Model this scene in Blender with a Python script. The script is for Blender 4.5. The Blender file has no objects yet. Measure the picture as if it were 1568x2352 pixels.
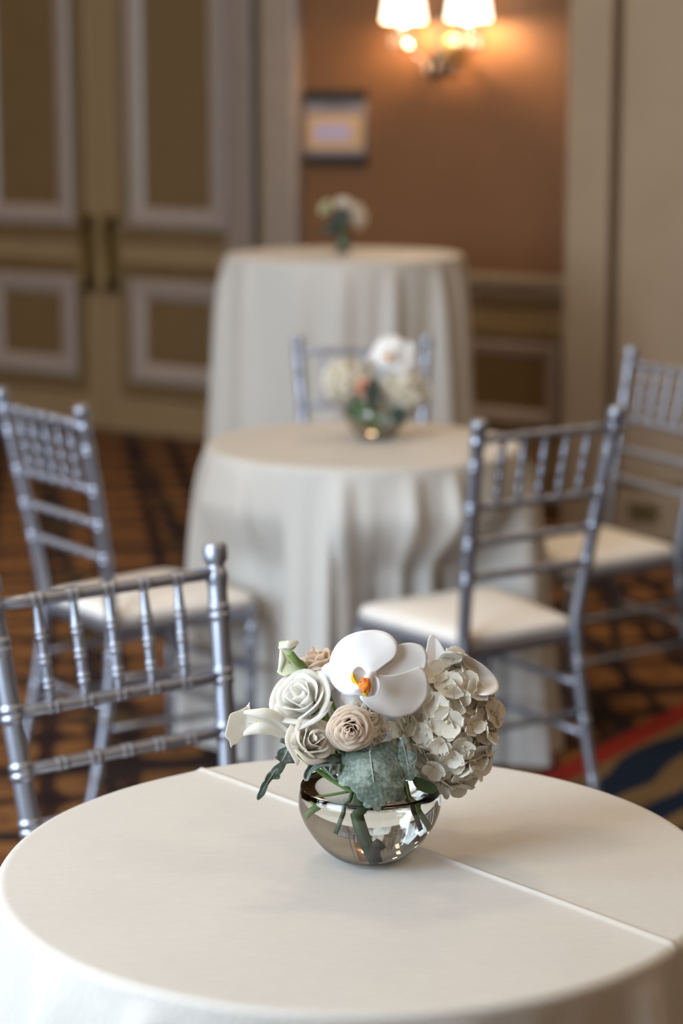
import bpy, math, random
from mathutils import Vector, Matrix, noise
R = math.radians
PI = math.pi
rnd = random.Random(7)
scn = bpy.context.scene
col = scn.collection

# ------------------------------------------------------------------ camera
CAM_H, PITCH, FPX = 1.54, R(10.68), 4845.0
cam_d = bpy.data.cameras.new('camera')
cam = bpy.data.objects.new('camera', cam_d); col.objects.link(cam)
cam.location = (0, 0, CAM_H)
cam.rotation_euler = (PI/2 - PITCH, 0, 0)
cam_d.sensor_fit = 'VERTICAL'; cam_d.sensor_height = 36.0; cam_d.sensor_width = 24.0
cam_d.lens = FPX/2352*36.0
cam_d.clip_start = 0.05
cam_d.dof.use_dof = True
cam_d.dof.focus_distance = 2.21
cam_d.dof.aperture_fstop = 3.2
scn.camera = cam

# ------------------------------------------------------------------ exposure, world, light
vs = scn.view_settings
vs.view_transform = 'Standard'; vs.look = 'None'; vs.gamma = 1.0; vs.use_curve_mapping = False
vs.exposure = 0.43
cy = scn.cycles
cy.max_bounces = 8; cy.diffuse_bounces = 3; cy.glossy_bounces = 2; cy.transmission_bounces = 8
cy.caustics_reflective = False
cy.use_adaptive_sampling = True; cy.adaptive_threshold = 0.06; cy.adaptive_min_samples = 16
WIN_E, CEIL_E = 96.0, 14.0
WIN_C, CEIL_C = (0.72, 0.86, 1.0), (1.0, 0.745, 0.49)
w = bpy.data.worlds.new('world'); scn.world = w; w.use_nodes = True
w.node_tree.nodes['Background'].inputs[0].default_value = (0.55, 0.7, 1.0, 1)
w.node_tree.nodes['Background'].inputs[1].default_value = 0.6

# the room is turned 35 degrees to the camera: U runs along the panelled wall, V into it
YAW = R(35)
UX = Vector((math.cos(YAW), -math.sin(YAW), 0)); VX = Vector((math.sin(YAW), math.cos(YAW), 0))
def uv(u, v, z=0.0):
    return UX*u + VX*v + Vector((0, 0, z))
CEIL_Z = 3.6
V_DOOR, V_NICHE, V_RIGHT = 7.80, 7.28, 6.90
V_WIN, U_L, U_R = -0.6, -13.0, 5.0
WIN_US = (-4.6, -2.35)
def area(name, loc, direc, sx, sy, e, c):
    d = bpy.data.lights.new(name, 'AREA'); d.shape = 'RECTANGLE'; d.size = sx; d.size_y = sy
    d.energy = e; d.color = c
    o = bpy.data.objects.new(name, d); col.objects.link(o)
    o.location = loc; o.rotation_euler = Vector(direc).to_track_quat('-Z', 'Y').to_euler()
    return o
for i, u in enumerate(WIN_US):
    area('window_daylight', uv(u, V_WIN + 0.02, 2.03), VX, 1.4, 2.25, WIN_E, WIN_C)
for u in (-9.5, -6.0, -2.5, 1.0):
    for v in (0.2, 2.8, 5.4):
        area('ceiling_downlight', uv(u, v, CEIL_Z - 0.03), (0, 0, -1), 0.35, 0.35, CEIL_E, CEIL_C)

# ------------------------------------------------------------------ pixel helpers (photo frame -> world)
CP, SP = math.cos(PITCH), math.sin(PITCH)
def ray(px, py):
    a = (px - 784)/FPX; b = (1176 - py)/FPX
    return Vector((a, CP + b*SP, -SP + b*CP))
EYE = Vector((0, 0, CAM_H))
def at_z(px, py, z):
    r = ray(px, py); return EYE + r*((z - CAM_H)/r.z)
def on_wall(px, py, v):
    r = ray(px, py); p = EYE + r*(v/(r.dot(VX)))
    return p.dot(UX), p.z

# ------------------------------------------------------------------ materials
def mat(name, rgb, rough=0.5, metal=0.0, **kw):
    m = bpy.data.materials.new(name); m.use_nodes = True
    b = m.node_tree.nodes['Principled BSDF']
    b.inputs['Base Color'].default_value = (*rgb, 1); b.inputs['Roughness'].default_value = rough
    b.inputs['Metallic'].default_value = metal
    for k, v in kw.items():
        b.inputs[k.replace('_', ' ')].default_value = v
    return m
def nodes(m):
    nt = m.node_tree; return nt, nt.nodes['Principled BSDF']
def ramp(nt, fac, stops):
    n = nt.nodes.new('ShaderNodeValToRGB')
    els = n.color_ramp.elements
    while len(els) < len(stops): els.new(0.5)
    for e, (p, c) in zip(els, stops):
        e.position = p; e.color = (*c, 1)
    nt.links.new(fac, n.inputs[0]); return n.outputs[0]
def noise_node(nt, scale, detail=3, vec=None, stretch=None, coord='Object'):
    tc = nt.nodes.new('ShaderNodeTexCoord'); out = tc.outputs[coord]
    if stretch:
        mp = nt.nodes.new('ShaderNodeMapping'); mp.inputs['Scale'].default_value = stretch[0]
        mp.inputs['Rotation'].default_value = stretch[1]
        nt.links.new(out, mp.inputs[0]); out = mp.outputs[0]
    n = nt.nodes.new('ShaderNodeTexNoise'); n.inputs['Scale'].default_value = scale
    n.inputs['Detail'].default_value = detail
    nt.links.new(out, n.inputs['Vector']); return n.outputs['Fac']
def add_bump(m, fac, strength, dist):
    nt, b = nodes(m)
    bp = nt.nodes.new('ShaderNodeBump'); bp.inputs['Strength'].default_value = strength
    bp.inputs['Distance'].default_value = dist
    nt.links.new(fac, bp.inputs['Height']); nt.links.new(bp.outputs[0], b.inputs['Normal'])
def noisy(name, c1, c2, scale, rough=0.5, bump=0.0, detail=3, **kw):
    m = mat(name, c1, rough, **kw); nt, b = nodes(m)
    f = noise_node(nt, scale, detail)
    nt.links.new(ramp(nt, f, [(0.35, c1), (0.65, c2)]), b.inputs['Base Color'])
    if bump: add_bump(m, f, bump, 0.002)
    return m
def petal_mat(name, c1, c2, scale=60, trans=0.35, rough=0.5, bump=0.25):
    m = noisy(name, c1, c2, scale, rough, bump)
    nt, b = nodes(m)
    b.inputs['Specular IOR Level'].default_value = 0.25
    t = nt.nodes.new('ShaderNodeBsdfTranslucent'); t.inputs[0].default_value = (*c1, 1)
    mx = nt.nodes.new('ShaderNodeMixShader'); mx.inputs[0].default_value = trans
    nt.links.new(b.outputs[0], mx.inputs[1]); nt.links.new(t.outputs[0], mx.inputs[2])
    nt.links.new(mx.outputs[0], nt.nodes['Material Output'].inputs[0])
    return m
M = {}
def cloth_mat(name, c1, c2):
    m = mat(name, c1, 0.62, **{'Sheen_Weight': 0.08, 'Sheen_Roughness': 0.4}); nt, b = nodes(m)
    b.inputs['Specular IOR Level'].default_value = 0.3
    f = noise_node(nt, 60, 4, stretch=((1.2, 14, 1.2), (0, 0, R(-14))))
    nt.links.new(ramp(nt, f, [(0.40, c1), (0.72, c2)]), b.inputs['Base Color'])
    f2 = noise_node(nt, 90, 3, stretch=((1.0, 20, 20), (0, 0, R(-14))))
    add_bump(m, f2, 0.12, 0.0012)
    return m
M['cloth'] = cloth_mat('ivory_slub_cloth', (0.555, 0.538, 0.508), (0.595, 0.58, 0.55))
M['silver'] = mat('silver_painted_wood', (0.37, 0.40, 0.48), 0.43, 0.90)
nt_, b_ = nodes(M['silver']); add_bump(M['silver'], noise_node(nt_, 160, 3), 0.06, 0.001)
M['cushion'] = noisy('ivory_cushion_fabric', (0.80, 0.775, 0.74), (0.84, 0.815, 0.78), 220, 0.75, 0.1)
M['wall'] = noisy('khaki_painted_wood', (0.265, 0.185, 0.097), (0.28, 0.195, 0.105), 6, 0.45)
M['wallr'] = noisy('beige_painted_wall', (0.30, 0.215, 0.135), (0.315, 0.23, 0.145), 5, 0.5)
M['field'] = noisy('ochre_field_and_shade', (0.145, 0.09, 0.034), (0.155, 0.098, 0.038), 8, 0.6)  # panel ochre, also the colour of the painted-in shade strips
M['mould'] = noisy('pale_moulding_paint', (0.31, 0.255, 0.225), (0.33, 0.27, 0.24), 14, 0.4)
M['trim'] = noisy('taupe_trim_paint', (0.25, 0.20, 0.165), (0.27, 0.215, 0.18), 14, 0.4)
M['brown'] = noisy('brown_wall_fabric', (0.165, 0.070, 0.022), (0.18, 0.077, 0.025), 40, 0.7, 0.15)
M['ceil'] = noisy('cream_ceiling_plaster', (0.55, 0.48, 0.38), (0.58, 0.5, 0.4), 4, 0.8)
M['brass'] = mat('aged_brass', (0.27, 0.19, 0.07), 0.38, 0.8)
M['darkm'] = mat('dark_bronze', (0.035, 0.028, 0.02), 0.4, 0.6)
M['glass'] = mat('clear_glass', (0.98, 1.0, 0.985), 0.0, 0, Transmission_Weight=1.0, IOR=1.46)
M['water'] = mat('clear_water', (0.99, 0.995, 0.985), 0.0, 0, Transmission_Weight=1.0, IOR=1.333)
M['crystal'] = mat('cut_crystal', (1.0, 0.96, 0.92), 0.02, 0, Transmission_Weight=1.0, IOR=1.55)
M['white'] = petal_mat('white_orchid_petal', (0.92, 0.92, 0.92), (0.90, 0.90, 0.905), 45, 0.22, 0.55, 0.10)
M['ivory'] = petal_mat('ivory_rose_petal', (0.975, 0.962, 0.925), (0.975, 0.965, 0.935), 40, 0.66)
M['cream'] = petal_mat('cream_rose_petal', (0.965, 0.935, 0.88), (0.97, 0.95, 0.90), 40, 0.66)
M['blush'] = petal_mat('blush_rose_petal', (0.955, 0.87, 0.78), (0.96, 0.90, 0.82), 40, 0.66)
M['peach'] = petal_mat('peach_rose_petal', (0.88, 0.50, 0.34), (0.88, 0.56, 0.40), 40, 0.35)
M['hyd'] = petal_mat('hydrangea_petal', (0.80, 0.76, 0.68), (0.76, 0.72, 0.62), 120, 0.32, 0.55, 0.3)
M['hydc'] = mat('hydrangea_core', (0.60, 0.56, 0.40), 0.7)
M['hydd'] = mat('hydrangea_bead', (0.62, 0.62, 0.38), 0.6)
M['calla'] = petal_mat('calla_spathe', (0.95, 0.95, 0.90), (0.94, 0.94, 0.87), 30, 0.45)
M['callag'] = petal_mat('calla_spathe_green', (0.80, 0.83, 0.62), (0.74, 0.80, 0.50), 30, 0.3)
M['yellow'] = petal_mat('orchid_yellow', (0.88, 0.66, 0.03), (0.85, 0.58, 0.03), 80, 0.2)
M['orange'] = noisy('orchid_orange', (0.85, 0.30, 0.02), (0.75, 0.16, 0.02), 260, 0.5, 0.3)
M['stem'] = noisy('green_stem', (0.12, 0.20, 0.05), (0.18, 0.29, 0.08), 60, 0.45, 0.1)
M['stemd'] = noisy('dark_green_stem', (0.035, 0.075, 0.025), (0.06, 0.11, 0.04), 80, 0.5, 0.3)
M['twig'] = noisy('brown_twig', (0.035, 0.022, 0.014), (0.07, 0.05, 0.03), 120, 0.6, 0.4)
M['leafg'] = noisy('green_leaf', (0.04, 0.085, 0.03), (0.07, 0.13, 0.045), 40, 0.5, 0.2)
M['leafd'] = noisy('dark_leaf', (0.018, 0.032, 0.022), (0.03, 0.048, 0.033), 40, 0.55, 0.2)
def felt_mat():
    m = mat('silver_green_felt_leaf', (0.2, 0.27, 0.24), 0.85, **{'Sheen_Weight': 0.35, 'Sheen_Roughness': 0.5}); nt, b = nodes(m)
    b.inputs['Sheen Tint'].default_value = (0.92, 0.98, 0.92, 1)
    f = noise_node(nt, 260, 5); g = noise_node(nt, 35, 3)
    ad = nt.nodes.new('ShaderNodeMath'); ad.operation = 'MULTIPLY_ADD'; ad.inputs[1].default_value = 0.45
    nt.links.new(f, ad.inputs[0])
    m2 = nt.nodes.new('ShaderNodeMath'); m2.operation = 'MULTIPLY'; m2.inputs[1].default_value = 0.55
    nt.links.new(g, m2.inputs[0]); nt.links.new(m2.outputs[0], ad.inputs[2])
    nt.links.new(ramp(nt, ad.outputs[0], [(0.38, (0.042, 0.070, 0.050)), (0.5, (0.100, 0.140, 0.114)), (0.64, (0.25, 0.30, 0.265))]), b.inputs['Base Color'])
    add_bump(m, f, 0.5, 0.0012); return m
M['felt'] = felt_mat()
M['rib'] = noisy('pale_leaf_rib', (0.36, 0.43, 0.39), (0.42, 0.48, 0.45), 200, 0.85, 0.3)
def carpet_mat():
    m = mat('patterned_carpet', (0.1, 0.06, 0.03), 0.95); nt, b = nodes(m); L = nt.links
    def math_(op, a, bb=None, c=None):
        n = nt.nodes.new('ShaderNodeMath'); n.operation = op
        for i, x in enumerate((a, bb, c)):
            if x is None: continue
            if isinstance(x, (int, float)): n.inputs[i].default_value = x
            else: L.new(x, n.inputs[i])
        return n.outputs[0]
    tc = nt.nodes.new('ShaderNodeTexCoord')
    def rot(a):
        mp = nt.nodes.new('ShaderNodeMapping'); mp.inputs['Rotation'].default_value = (0, 0, a)
        L.new(tc.outputs['Object'], mp.inputs[0])
        s = nt.nodes.new('ShaderNodeSeparateXYZ'); L.new(mp.outputs[0], s.inputs[0]); return s.outputs[0], s.outputs[1]
    x, y = rot(YAW - R(45) + R(2))
    u, v = rot(YAW)
    nz = noise_node(nt, 9, 3)
    nzc = math_('MULTIPLY', math_('SUBTRACT', nz, 0.5), 0.22)
    S = 1/0.20
    def cell(c, off, s):
        t = math_('ADD', math_('MULTIPLY', c, s), off)
        return math_('SUBTRACT', math_('FRACT', math_('ADD', t, nzc)), 0.5)
    cx, cy = cell(x, 0.1, S), cell(y, 0.35, S*0.8)
    ax, ay = math_('ABSOLUTE', cx), math_('ABSOLUTE', cy)
    p4 = math_('ADD', math_('POWER', ax, 3.0), math_('POWER', ay, 3.0))         # rounded tile
    tile = math_('LESS_THAN', p4, 0.062)
    dx, dy = math_('SUBTRACT', 0.5, ax), math_('SUBTRACT', 0.5, ay)               # crosses at the corners
    bar = math_('LESS_THAN', math_('MINIMUM', math_('ADD', math_('MULTIPLY', dx, 3.2), dy), math_('ADD', math_('MULTIPLY', dy, 3.2), dx)), 0.42)
    inner = math_('LESS_THAN', math_('ADD', math_('POWER', ax, 2.0), math_('POWER', ay, 2.0)), 0.010)
    och = nt.nodes.new('ShaderNodeMix'); och.data_type = 'RGBA'
    n2 = noise_node(nt, 2.2, 2); L.new(n2, och.inputs[0])
    och.inputs[6].default_value = (0.17, 0.078, 0.027, 1); och.inputs[7].default_value = (0.25, 0.12, 0.048, 1)
    def mix(fac, a, bcol):
        n = nt.nodes.new('ShaderNodeMix'); n.data_type = 'RGBA'; L.new(fac, n.inputs[0])
        for sock, val in ((n.inputs[6], a), (n.inputs[7], bcol)):
            if isinstance(val, tuple): sock.default_value = (*val, 1)
            else: L.new(val, sock)
        return n.outputs[2]
    dark = ramp(nt, noise_node(nt, 5, 2), [(0.4, (0.035, 0.017, 0.014)), (0.6, (0.055, 0.026, 0.016))])
    c = mix(tile, dark, och.outputs[2])
    c = mix(bar, c, (0.022, 0.012, 0.014))
    c = mix(inner, c, (0.13, 0.055, 0.025))
    bx_, by_ = cell(u, 0.2, 1/0.62), cell(v, 0.1, 1/0.62)
    band = math_('LESS_THAN', math_('ABSOLUTE', math_('SUBTRACT', math_('ABSOLUTE', bx_), math_('ABSOLUTE', by_))), 0.075)
    c = mix(band, c, (0.030, 0.020, 0.019))
    med = math_('LESS_THAN', math_('ADD', math_('ABSOLUTE', bx_), math_('ABSOLUTE', by_)), 0.13)
    c = mix(med, c, (0.075, 0.052, 0.022))
    # border: red line then navy ground with ochre scrolls, running into the room
    red = math_('MULTIPLY', math_('GREATER_THAN', u, -2.365), math_('LESS_THAN', u, -2.29))
    navy = math_('MULTIPLY', math_('GREATER_THAN', u, -2.29), math_('LESS_THAN', u, -1.2))
    wv = nt.nodes.new('ShaderNodeTexWave'); wv.inputs['Scale'].default_value = 2.3; wv.inputs['Distortion'].default_value = 5.0; wv.inputs['Detail'].default_value = 1.0
    mp = nt.nodes.new('ShaderNodeMapping'); mp.inputs['Rotation'].default_value = (0, 0, R(35)); L.new(tc.outputs['Object'], mp.inputs[0]); L.new(mp.outputs[0], wv.inputs[0])
    scroll = ramp(nt, wv.outputs[1], [(0.55, (0.008, 0.016, 0.035)), (0.66, (0.16, 0.10, 0.045))])
    c = mix(navy, c, scroll)
    c = mix(red, c, (0.23, 0.022, 0.014))
    fib = noise_node(nt, 420, 2)
    hs = nt.nodes.new('ShaderNodeHueSaturation'); L.new(c, hs.inputs['Color'])
    L.new(math_('MULTIPLY_ADD', fib, 0.7, 0.65), hs.inputs['Value'])
    L.new(hs.outputs[0], b.inputs['Base Color'])
    b.inputs['Specular IOR Level'].default_value = 0.1
    add_bump(m, fib, 0.5, 0.004)
    return m
M['carpet'] = carpet_mat()
def emis(name, rgb, s):
    m = mat(name, rgb, 0.6); b = nodes(m)[1]
    b.inputs['Emission Color'].default_value = (*rgb, 1); b.inputs['Emission Strength'].default_value = s
    return m
M['shade'] = emis('lit_pleated_shade', (1.0, 0.84, 0.66), 3.2)
M['bulb'] = emis('lit_bulb', (1.0, 0.80, 0.55), 30)
M['pane'] = emis('daylit_pane', (0.78, 0.88, 1.0), 1.0)

# ------------------------------------------------------------------ mesh helpers
def obj(name, verts, faces, m, parent=None, smooth=True, kind=None):
    me = bpy.data.meshes.new(name); me.from_pydata([tuple(v) for v in verts], [], faces); me.update()
    me.materials.append(m)
    if smooth: me.polygons.foreach_set('use_smooth', [True]*len(me.polygons))
    o = bpy.data.objects.new(name, me); col.objects.link(o)
    if parent: o.parent = parent
    if kind: o['kind'] = kind
    return o
def tag(o, label, cat, group=None):
    o['label'] = label; o['category'] = cat
    if group: o['group'] = group
    return o
def empty(name, loc=(0, 0, 0), rz=0.0):
    o = bpy.data.objects.new(name, None); o.empty_display_size = 0.05; col.objects.link(o)
    o.location = loc; o.rotation_euler = (0, 0, rz); return o
def grid(nu, nv, fn, wrap=False):
    vs_, fs = [], []
    cols = nu if wrap else nu + 1
    for j in range(nv + 1):
        for i in range(cols): vs_.append(Vector(fn(i/nu, j/nv)))
    for j in range(nv):
        for i in range(nu):
            a = j*cols + i; b = j*cols + (i + 1) % cols
            fs.append((a, b, b + cols, a + cols))
    return vs_, fs
def frame_of(d):
    d = d.normalized(); h = Vector((0, 0, 1)) if abs(d.z) < 0.9 else Vector((1, 0, 0))
    a = d.cross(h).normalized(); return a, d.cross(a).normalized()
def tube_mesh(path, radii, n=10, caps=True):
    """path: points, radii: one per point; a swept tube"""
    vs_, fs = [], []
    P = [Vector(p) for p in path]; a = None
    for i, p in enumerate(P):
        d = (P[min(i+1, len(P)-1)] - P[max(i-1, 0)]).normalized()
        if a is None: a, b = frame_of(d)
        else:
            a = (a - d*a.dot(d)).normalized(); b = d.cross(a)
        for k in range(n):
            t = 2*PI*k/n; vs_.append(p + (a*math.cos(t) + b*math.sin(t))*radii[i])
    for i in range(len(P)-1):
        for k in range(n):
            q = (k+1) % n; fs.append((i*n+k, i*n+q, (i+1)*n+q, (i+1)*n+k))
    if caps:
        fs.append(tuple(range(n))[::-1]); fs.append(tuple(range((len(P)-1)*n, len(P)*n)))
    return vs_, fs
def solid(o):
    import bmesh
    bm = bmesh.new(); bm.from_mesh(o.data); bmesh.ops.remove_doubles(bm, verts=bm.verts, dist=1e-5)
    bmesh.ops.holes_fill(bm, edges=bm.edges, sides=0); bmesh.ops.recalc_face_normals(bm, faces=bm.faces)
    bm.to_mesh(o.data); bm.free(); o.data.polygons.foreach_set('use_smooth', [True]*len(o.data.polygons)); return o
def lathe_mesh(prof, n=32, closed=False):
    vs_, fs = [], []
    for r, z in prof:
        for k in range(n):
            t = 2*PI*k/n; vs_.append(Vector((r*math.cos(t), r*math.sin(t), z)))
    m_ = len(prof)
    for i in range(m_ if closed else m_-1):
        i2 = (i+1) % m_
        for k in range(n):
            q = (k+1) % n; fs.append((i*n+k, i*n+q, i2*n+q, i2*n+k))
    return vs_, fs
def box_mesh(o, ex, ey, ez, bev=0.0):
    """box from corner o along three edge vectors"""
    o = Vector(o); ex, ey, ez = Vector(ex), Vector(ey), Vector(ez)
    v = [o + ex*i + ey*j + ez*k for k in (0, 1) for j in (0, 1) for i in (0, 1)]
    return v, [(0, 2, 3, 1), (4, 5, 7, 6), (0, 1, 5, 4), (2, 6, 7, 3), (0, 4, 6, 2), (1, 3, 7, 5)]
def bevel(o, w_, seg=2):
    md = o.modifiers.new('bevel', 'BEVEL'); md.width = w_; md.segments = seg; md.limit_method = 'ANGLE'
    return o
def wbox(name, u0, u1, z0, z1, v0, v1, m, parent=None, bev=0.004, kind=None):
    o = obj(name, *box_mesh(uv(u0, v0, z0), UX*(u1-u0), VX*(v1-v0), Vector((0, 0, z1-z0))), m, parent, smooth=False, kind=kind)
    if bev: bevel(o, bev)
    return o
def catmull(pts, n):
    P = [Vector(p) for p in pts]; out = []
    for i in range(len(P)-1):
        p0, p1, p2, p3 = P[max(i-1, 0)], P[i], P[i+1], P[min(i+2, len(P)-1)]
        for k in range(n):
            t = k/n
            out.append(0.5*((2*p1) + (p2-p0)*t + (2*p0-5*p1+4*p2-p3)*t*t + (3*p1-p0-3*p2+p3)*t*t*t))
    out.append(P[-1]); return out
def copy_tree(o, parent=None):
    c = o.copy(); col.objects.link(c); c.parent = parent
    for ch in list(o.children): copy_tree(ch, c)
    return c

# ================================================================== THE SETTING
def sheet(name, a, b, c, d, m):
    """thick slab seen from one side: four corners plus a thickness away from the room"""
    a, b, c, d = map(Vector, (a, b, c, d)); n = (b-a).cross(d-a).normalized()*0.12
    v = [a, b, c, d, a-n, b-n, c-n, d-n]
    return obj(name, v, [(0, 1, 2, 3), (7, 6, 5, 4), (0, 4, 5, 1), (1, 5, 6, 2), (2, 6, 7, 3), (3, 7, 4, 0)], m, None, False, 'structure')
sheet('floor', uv(U_L, V_WIN), uv(U_R, V_WIN), uv(U_R, 8.2), uv(U_L, 8.2), M['carpet'])
sheet('ceiling', uv(U_L, V_WIN, CEIL_Z), uv(U_L, 8.2, CEIL_Z), uv(U_R, 8.2, CEIL_Z), uv(U_R, V_WIN, CEIL_Z), M['ceil'])
def mitre(name, u0, u1, z0, z1, v, prof, m, parent):
    """mitred moulding frame on a wall; prof = (inset, height off the wall)"""
    vs_, fs = [], []
    for d, h in prof:
        for (u, z) in ((u0+d, z0+d), (u1-d, z0+d), (u1-d, z1-d), (u0+d, z1-d)):
            vs_.append(uv(u, v - h, z))
    for i in range(len(prof)-1):
        for k in range(4):
            q = (k+1) % 4; fs.append((i*4+k, i*4+q, (i+1)*4+q, (i+1)*4+k))
    return obj(name, vs_, fs, m, parent, smooth=False)
def W(px, py, v): return on_wall(px, py, v)

# --- door bay (furthest plane)
u_mid = W(236, 580, V_DOOR)[0]; u_dr = W(533, 500, V_DOOR)[0]; leaf = u_dr - u_mid
u_case = W(592, 400, V_DOOR)[0]
wl = wbox('wall_left', U_L, u_mid-leaf-0.20, 0, CEIL_Z, V_DOOR, V_DOOR+0.14, M['wall'], kind='structure')
wbox('wall_left_return', u_case, u_case+1.2, 0, CEIL_Z, V_DOOR-0.005, V_DOOR+0.14, M['field'], None, kind='structure').name = 'wall_door_side'  # wall in the gap by the door, its shadow put into the dark ochre
wbox('wall_door_head', u_mid-leaf-0.21, u_case+0.01, 2.75, CEIL_Z, V_DOOR, V_DOOR+0.14, M['wall'], kind='structure')
for i, s in enumerate((-1, 1)):
    a, b = (u_dr, u_case) if s > 0 else (u_mid-leaf-(u_case-u_dr), u_mid-leaf)
    t = wbox('trim_%d' % (i+1), a, b, 0, 2.78, V_DOOR-0.05, V_DOOR+0.05, M['trim'], kind='structure', bev=0.012)
pl = W(297, 400, V_DOOR)[0]-u_mid; pr = W(521, 400, V_DOOR)[0]-u_mid
z_ub = W(410, 527, V_DOOR)[1]; z_lt = W(410, 645, V_DOOR)[1]; z_lb = W(410, 887, V_DOOR)[1]
PROF = [(0, 0.0), (0.0, 0.014), (0.02, 0.030), (0.045, 0.026), (0.075, 0.020), (0.098, 0.006), (0.10, -0.004)]
PROF2 = [(-0.075, 0.0), (-0.07, 0.010), (-0.05, 0.016), (-0.028, 0.004), (0.0, 0.002)]
for i, s in enumerate((-1, 1)):
    d0, d1 = (u_mid-leaf, u_mid-0.004) if s < 0 else (u_mid+0.004, u_dr)
    door = wbox('door_%d' % (i+1), d0, d1, 0.008, 2.74, V_DOOR, V_DOOR+0.045, M['wall'], kind='structure')
    a, b = (u_mid+pl, u_mid+pr) if s > 0 else (u_mid-pr, u_mid-pl)
    for z0, z1 in ((z_ub, 2.55), (z_lb, z_lt)):
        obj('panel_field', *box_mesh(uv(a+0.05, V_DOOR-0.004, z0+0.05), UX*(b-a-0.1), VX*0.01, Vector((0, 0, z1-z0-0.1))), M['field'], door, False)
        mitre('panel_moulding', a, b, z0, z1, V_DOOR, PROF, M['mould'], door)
        mitre('groove_shade_band', a, b, z0, z1, V_DOOR, PROF2, M['field'], door)  # dark ochre band, groove shade round the panel put into its colour
    # pull handle: two mounts and a grip
    hu = W(208, 580, V_DOOR)[0] if s < 0 else W(262, 580, V_DOOR)[0]
    zt, zb = W(236, 512, V_DOOR)[1], W(236, 650, V_DOOR)[1]
    hp = obj('handle_plate', *box_mesh(uv(hu-0.04, V_DOOR-0.012, zb-0.05), UX*0.08, VX*0.014, Vector((0, 0, zt-zb+0.1))), M['brass'], door, False); bevel(hp, 0.006)
    g = obj('handle', *tube_mesh([uv(hu, V_DOOR-0.075, z) for z in (zb-0.03, zb-0.025, zb, zb+0.02, (zb+zt)/2, zt-0.02, zt, zt+0.025, zt+0.03)], [0.006, 0.016, 0.018, 0.012, 0.011, 0.012, 0.018, 0.016, 0.006], 12), M['brass'], door)
    for z in (zb, zt):
        obj('handle_mount', *tube_mesh([uv(hu, V_DOOR-0.012, z), uv(hu, V_DOOR-0.02, z), uv(hu, V_DOOR-0.04, z), uv(hu, V_DOOR-0.078, z)], [0.034, 0.030, 0.017, 0.015], 12), M['darkm'], g)
# --- brown wall (middle plane)
u_n0 = W(618, 400, V_NICHE)[0]; u_n1 = W(697, 400, V_NICHE)[0]; u_n2 = W(1420, 400, V_NICHE)[0]
z_rail = W(1190, 650, V_NICHE)[1]
wb = wbox('wall_back', u_n1-0.02, u_n2, z_rail-0.01, CEIL_Z, V_NICHE, V_NICHE+0.5, M['brown'], kind='structure')
wd = wbox('wall_wainscot', u_n1-0.02, u_n2, 0, z_rail-0.01, V_NICHE, V_NICHE+0.5, M['wall'], kind='structure')
wbox('trim_3', u_n0, u_n1, 0, CEIL_Z, V_NICHE-0.06, V_NICHE+0.5, M['trim'], kind='structure', bev=0.012)
# chair rail with a profile
prof = [(0.0, -0.050), (0.018, -0.045), (0.022, -0.020), (0.045, -0.005), (0.052, 0.018), (0.045, 0.032), (0.0, 0.036)]
vs_, fs_ = [], []
for u in (u_n1, u_n2):
    for h, z in prof: vs_.append(uv(u, V_NICHE - h, z_rail + z))
n_ = len(prof)
for i in range(n_-1): fs_.append((i, i+1, n_+i+1, n_+i))
fs_ += [tuple(range(n_))[::-1], tuple(range(n_, 2*n_))]
obj('trim_4', vs_, fs_, M['wallr'], None, False, 'structure')
z_sh = W(1190, 692, V_NICHE)[1]
obj('rail_shadow_strip', *box_mesh(uv(u_n1, V_NICHE-0.02, z_sh-0.014), UX*(u_n2-u_n1), VX*0.03, Vector((0, 0, 0.028))), M['field'], wd, False)  # dark strip, shadow line under the chair rail put into colour
pu1 = W(1290, 850, V_NICHE)[0]; pz1 = W(1200, 786, V_NICHE)[1]; pz0 = W(1200, 978, V_NICHE)[1]; pw = 0.62
for k in range(2):
    b = pu1 - k*(pw+0.14); a = b - pw
    if a < u_n1+0.05: a = u_n1+0.08
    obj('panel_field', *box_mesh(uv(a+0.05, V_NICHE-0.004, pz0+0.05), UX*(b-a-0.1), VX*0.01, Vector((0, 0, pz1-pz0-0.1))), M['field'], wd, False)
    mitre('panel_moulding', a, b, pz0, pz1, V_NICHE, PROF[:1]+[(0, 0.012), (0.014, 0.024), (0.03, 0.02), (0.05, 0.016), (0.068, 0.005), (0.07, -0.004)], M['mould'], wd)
    mitre('groove_shade_band', a, b, pz0, pz1, V_NICHE, [(-0.04, 0.0), (-0.036, 0.008), (-0.02, 0.012), (-0.008, 0.003), (0, 0.002)], M['field'], wd)  # dark band outside the wainscot panel, its shade put into colour
wbox('baseboard_back', u_n1, u_n2, 0, 0.16, V_NICHE-0.03, V_NICHE+0.01, M['wall'], kind='structure', bev=0.01)
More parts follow.
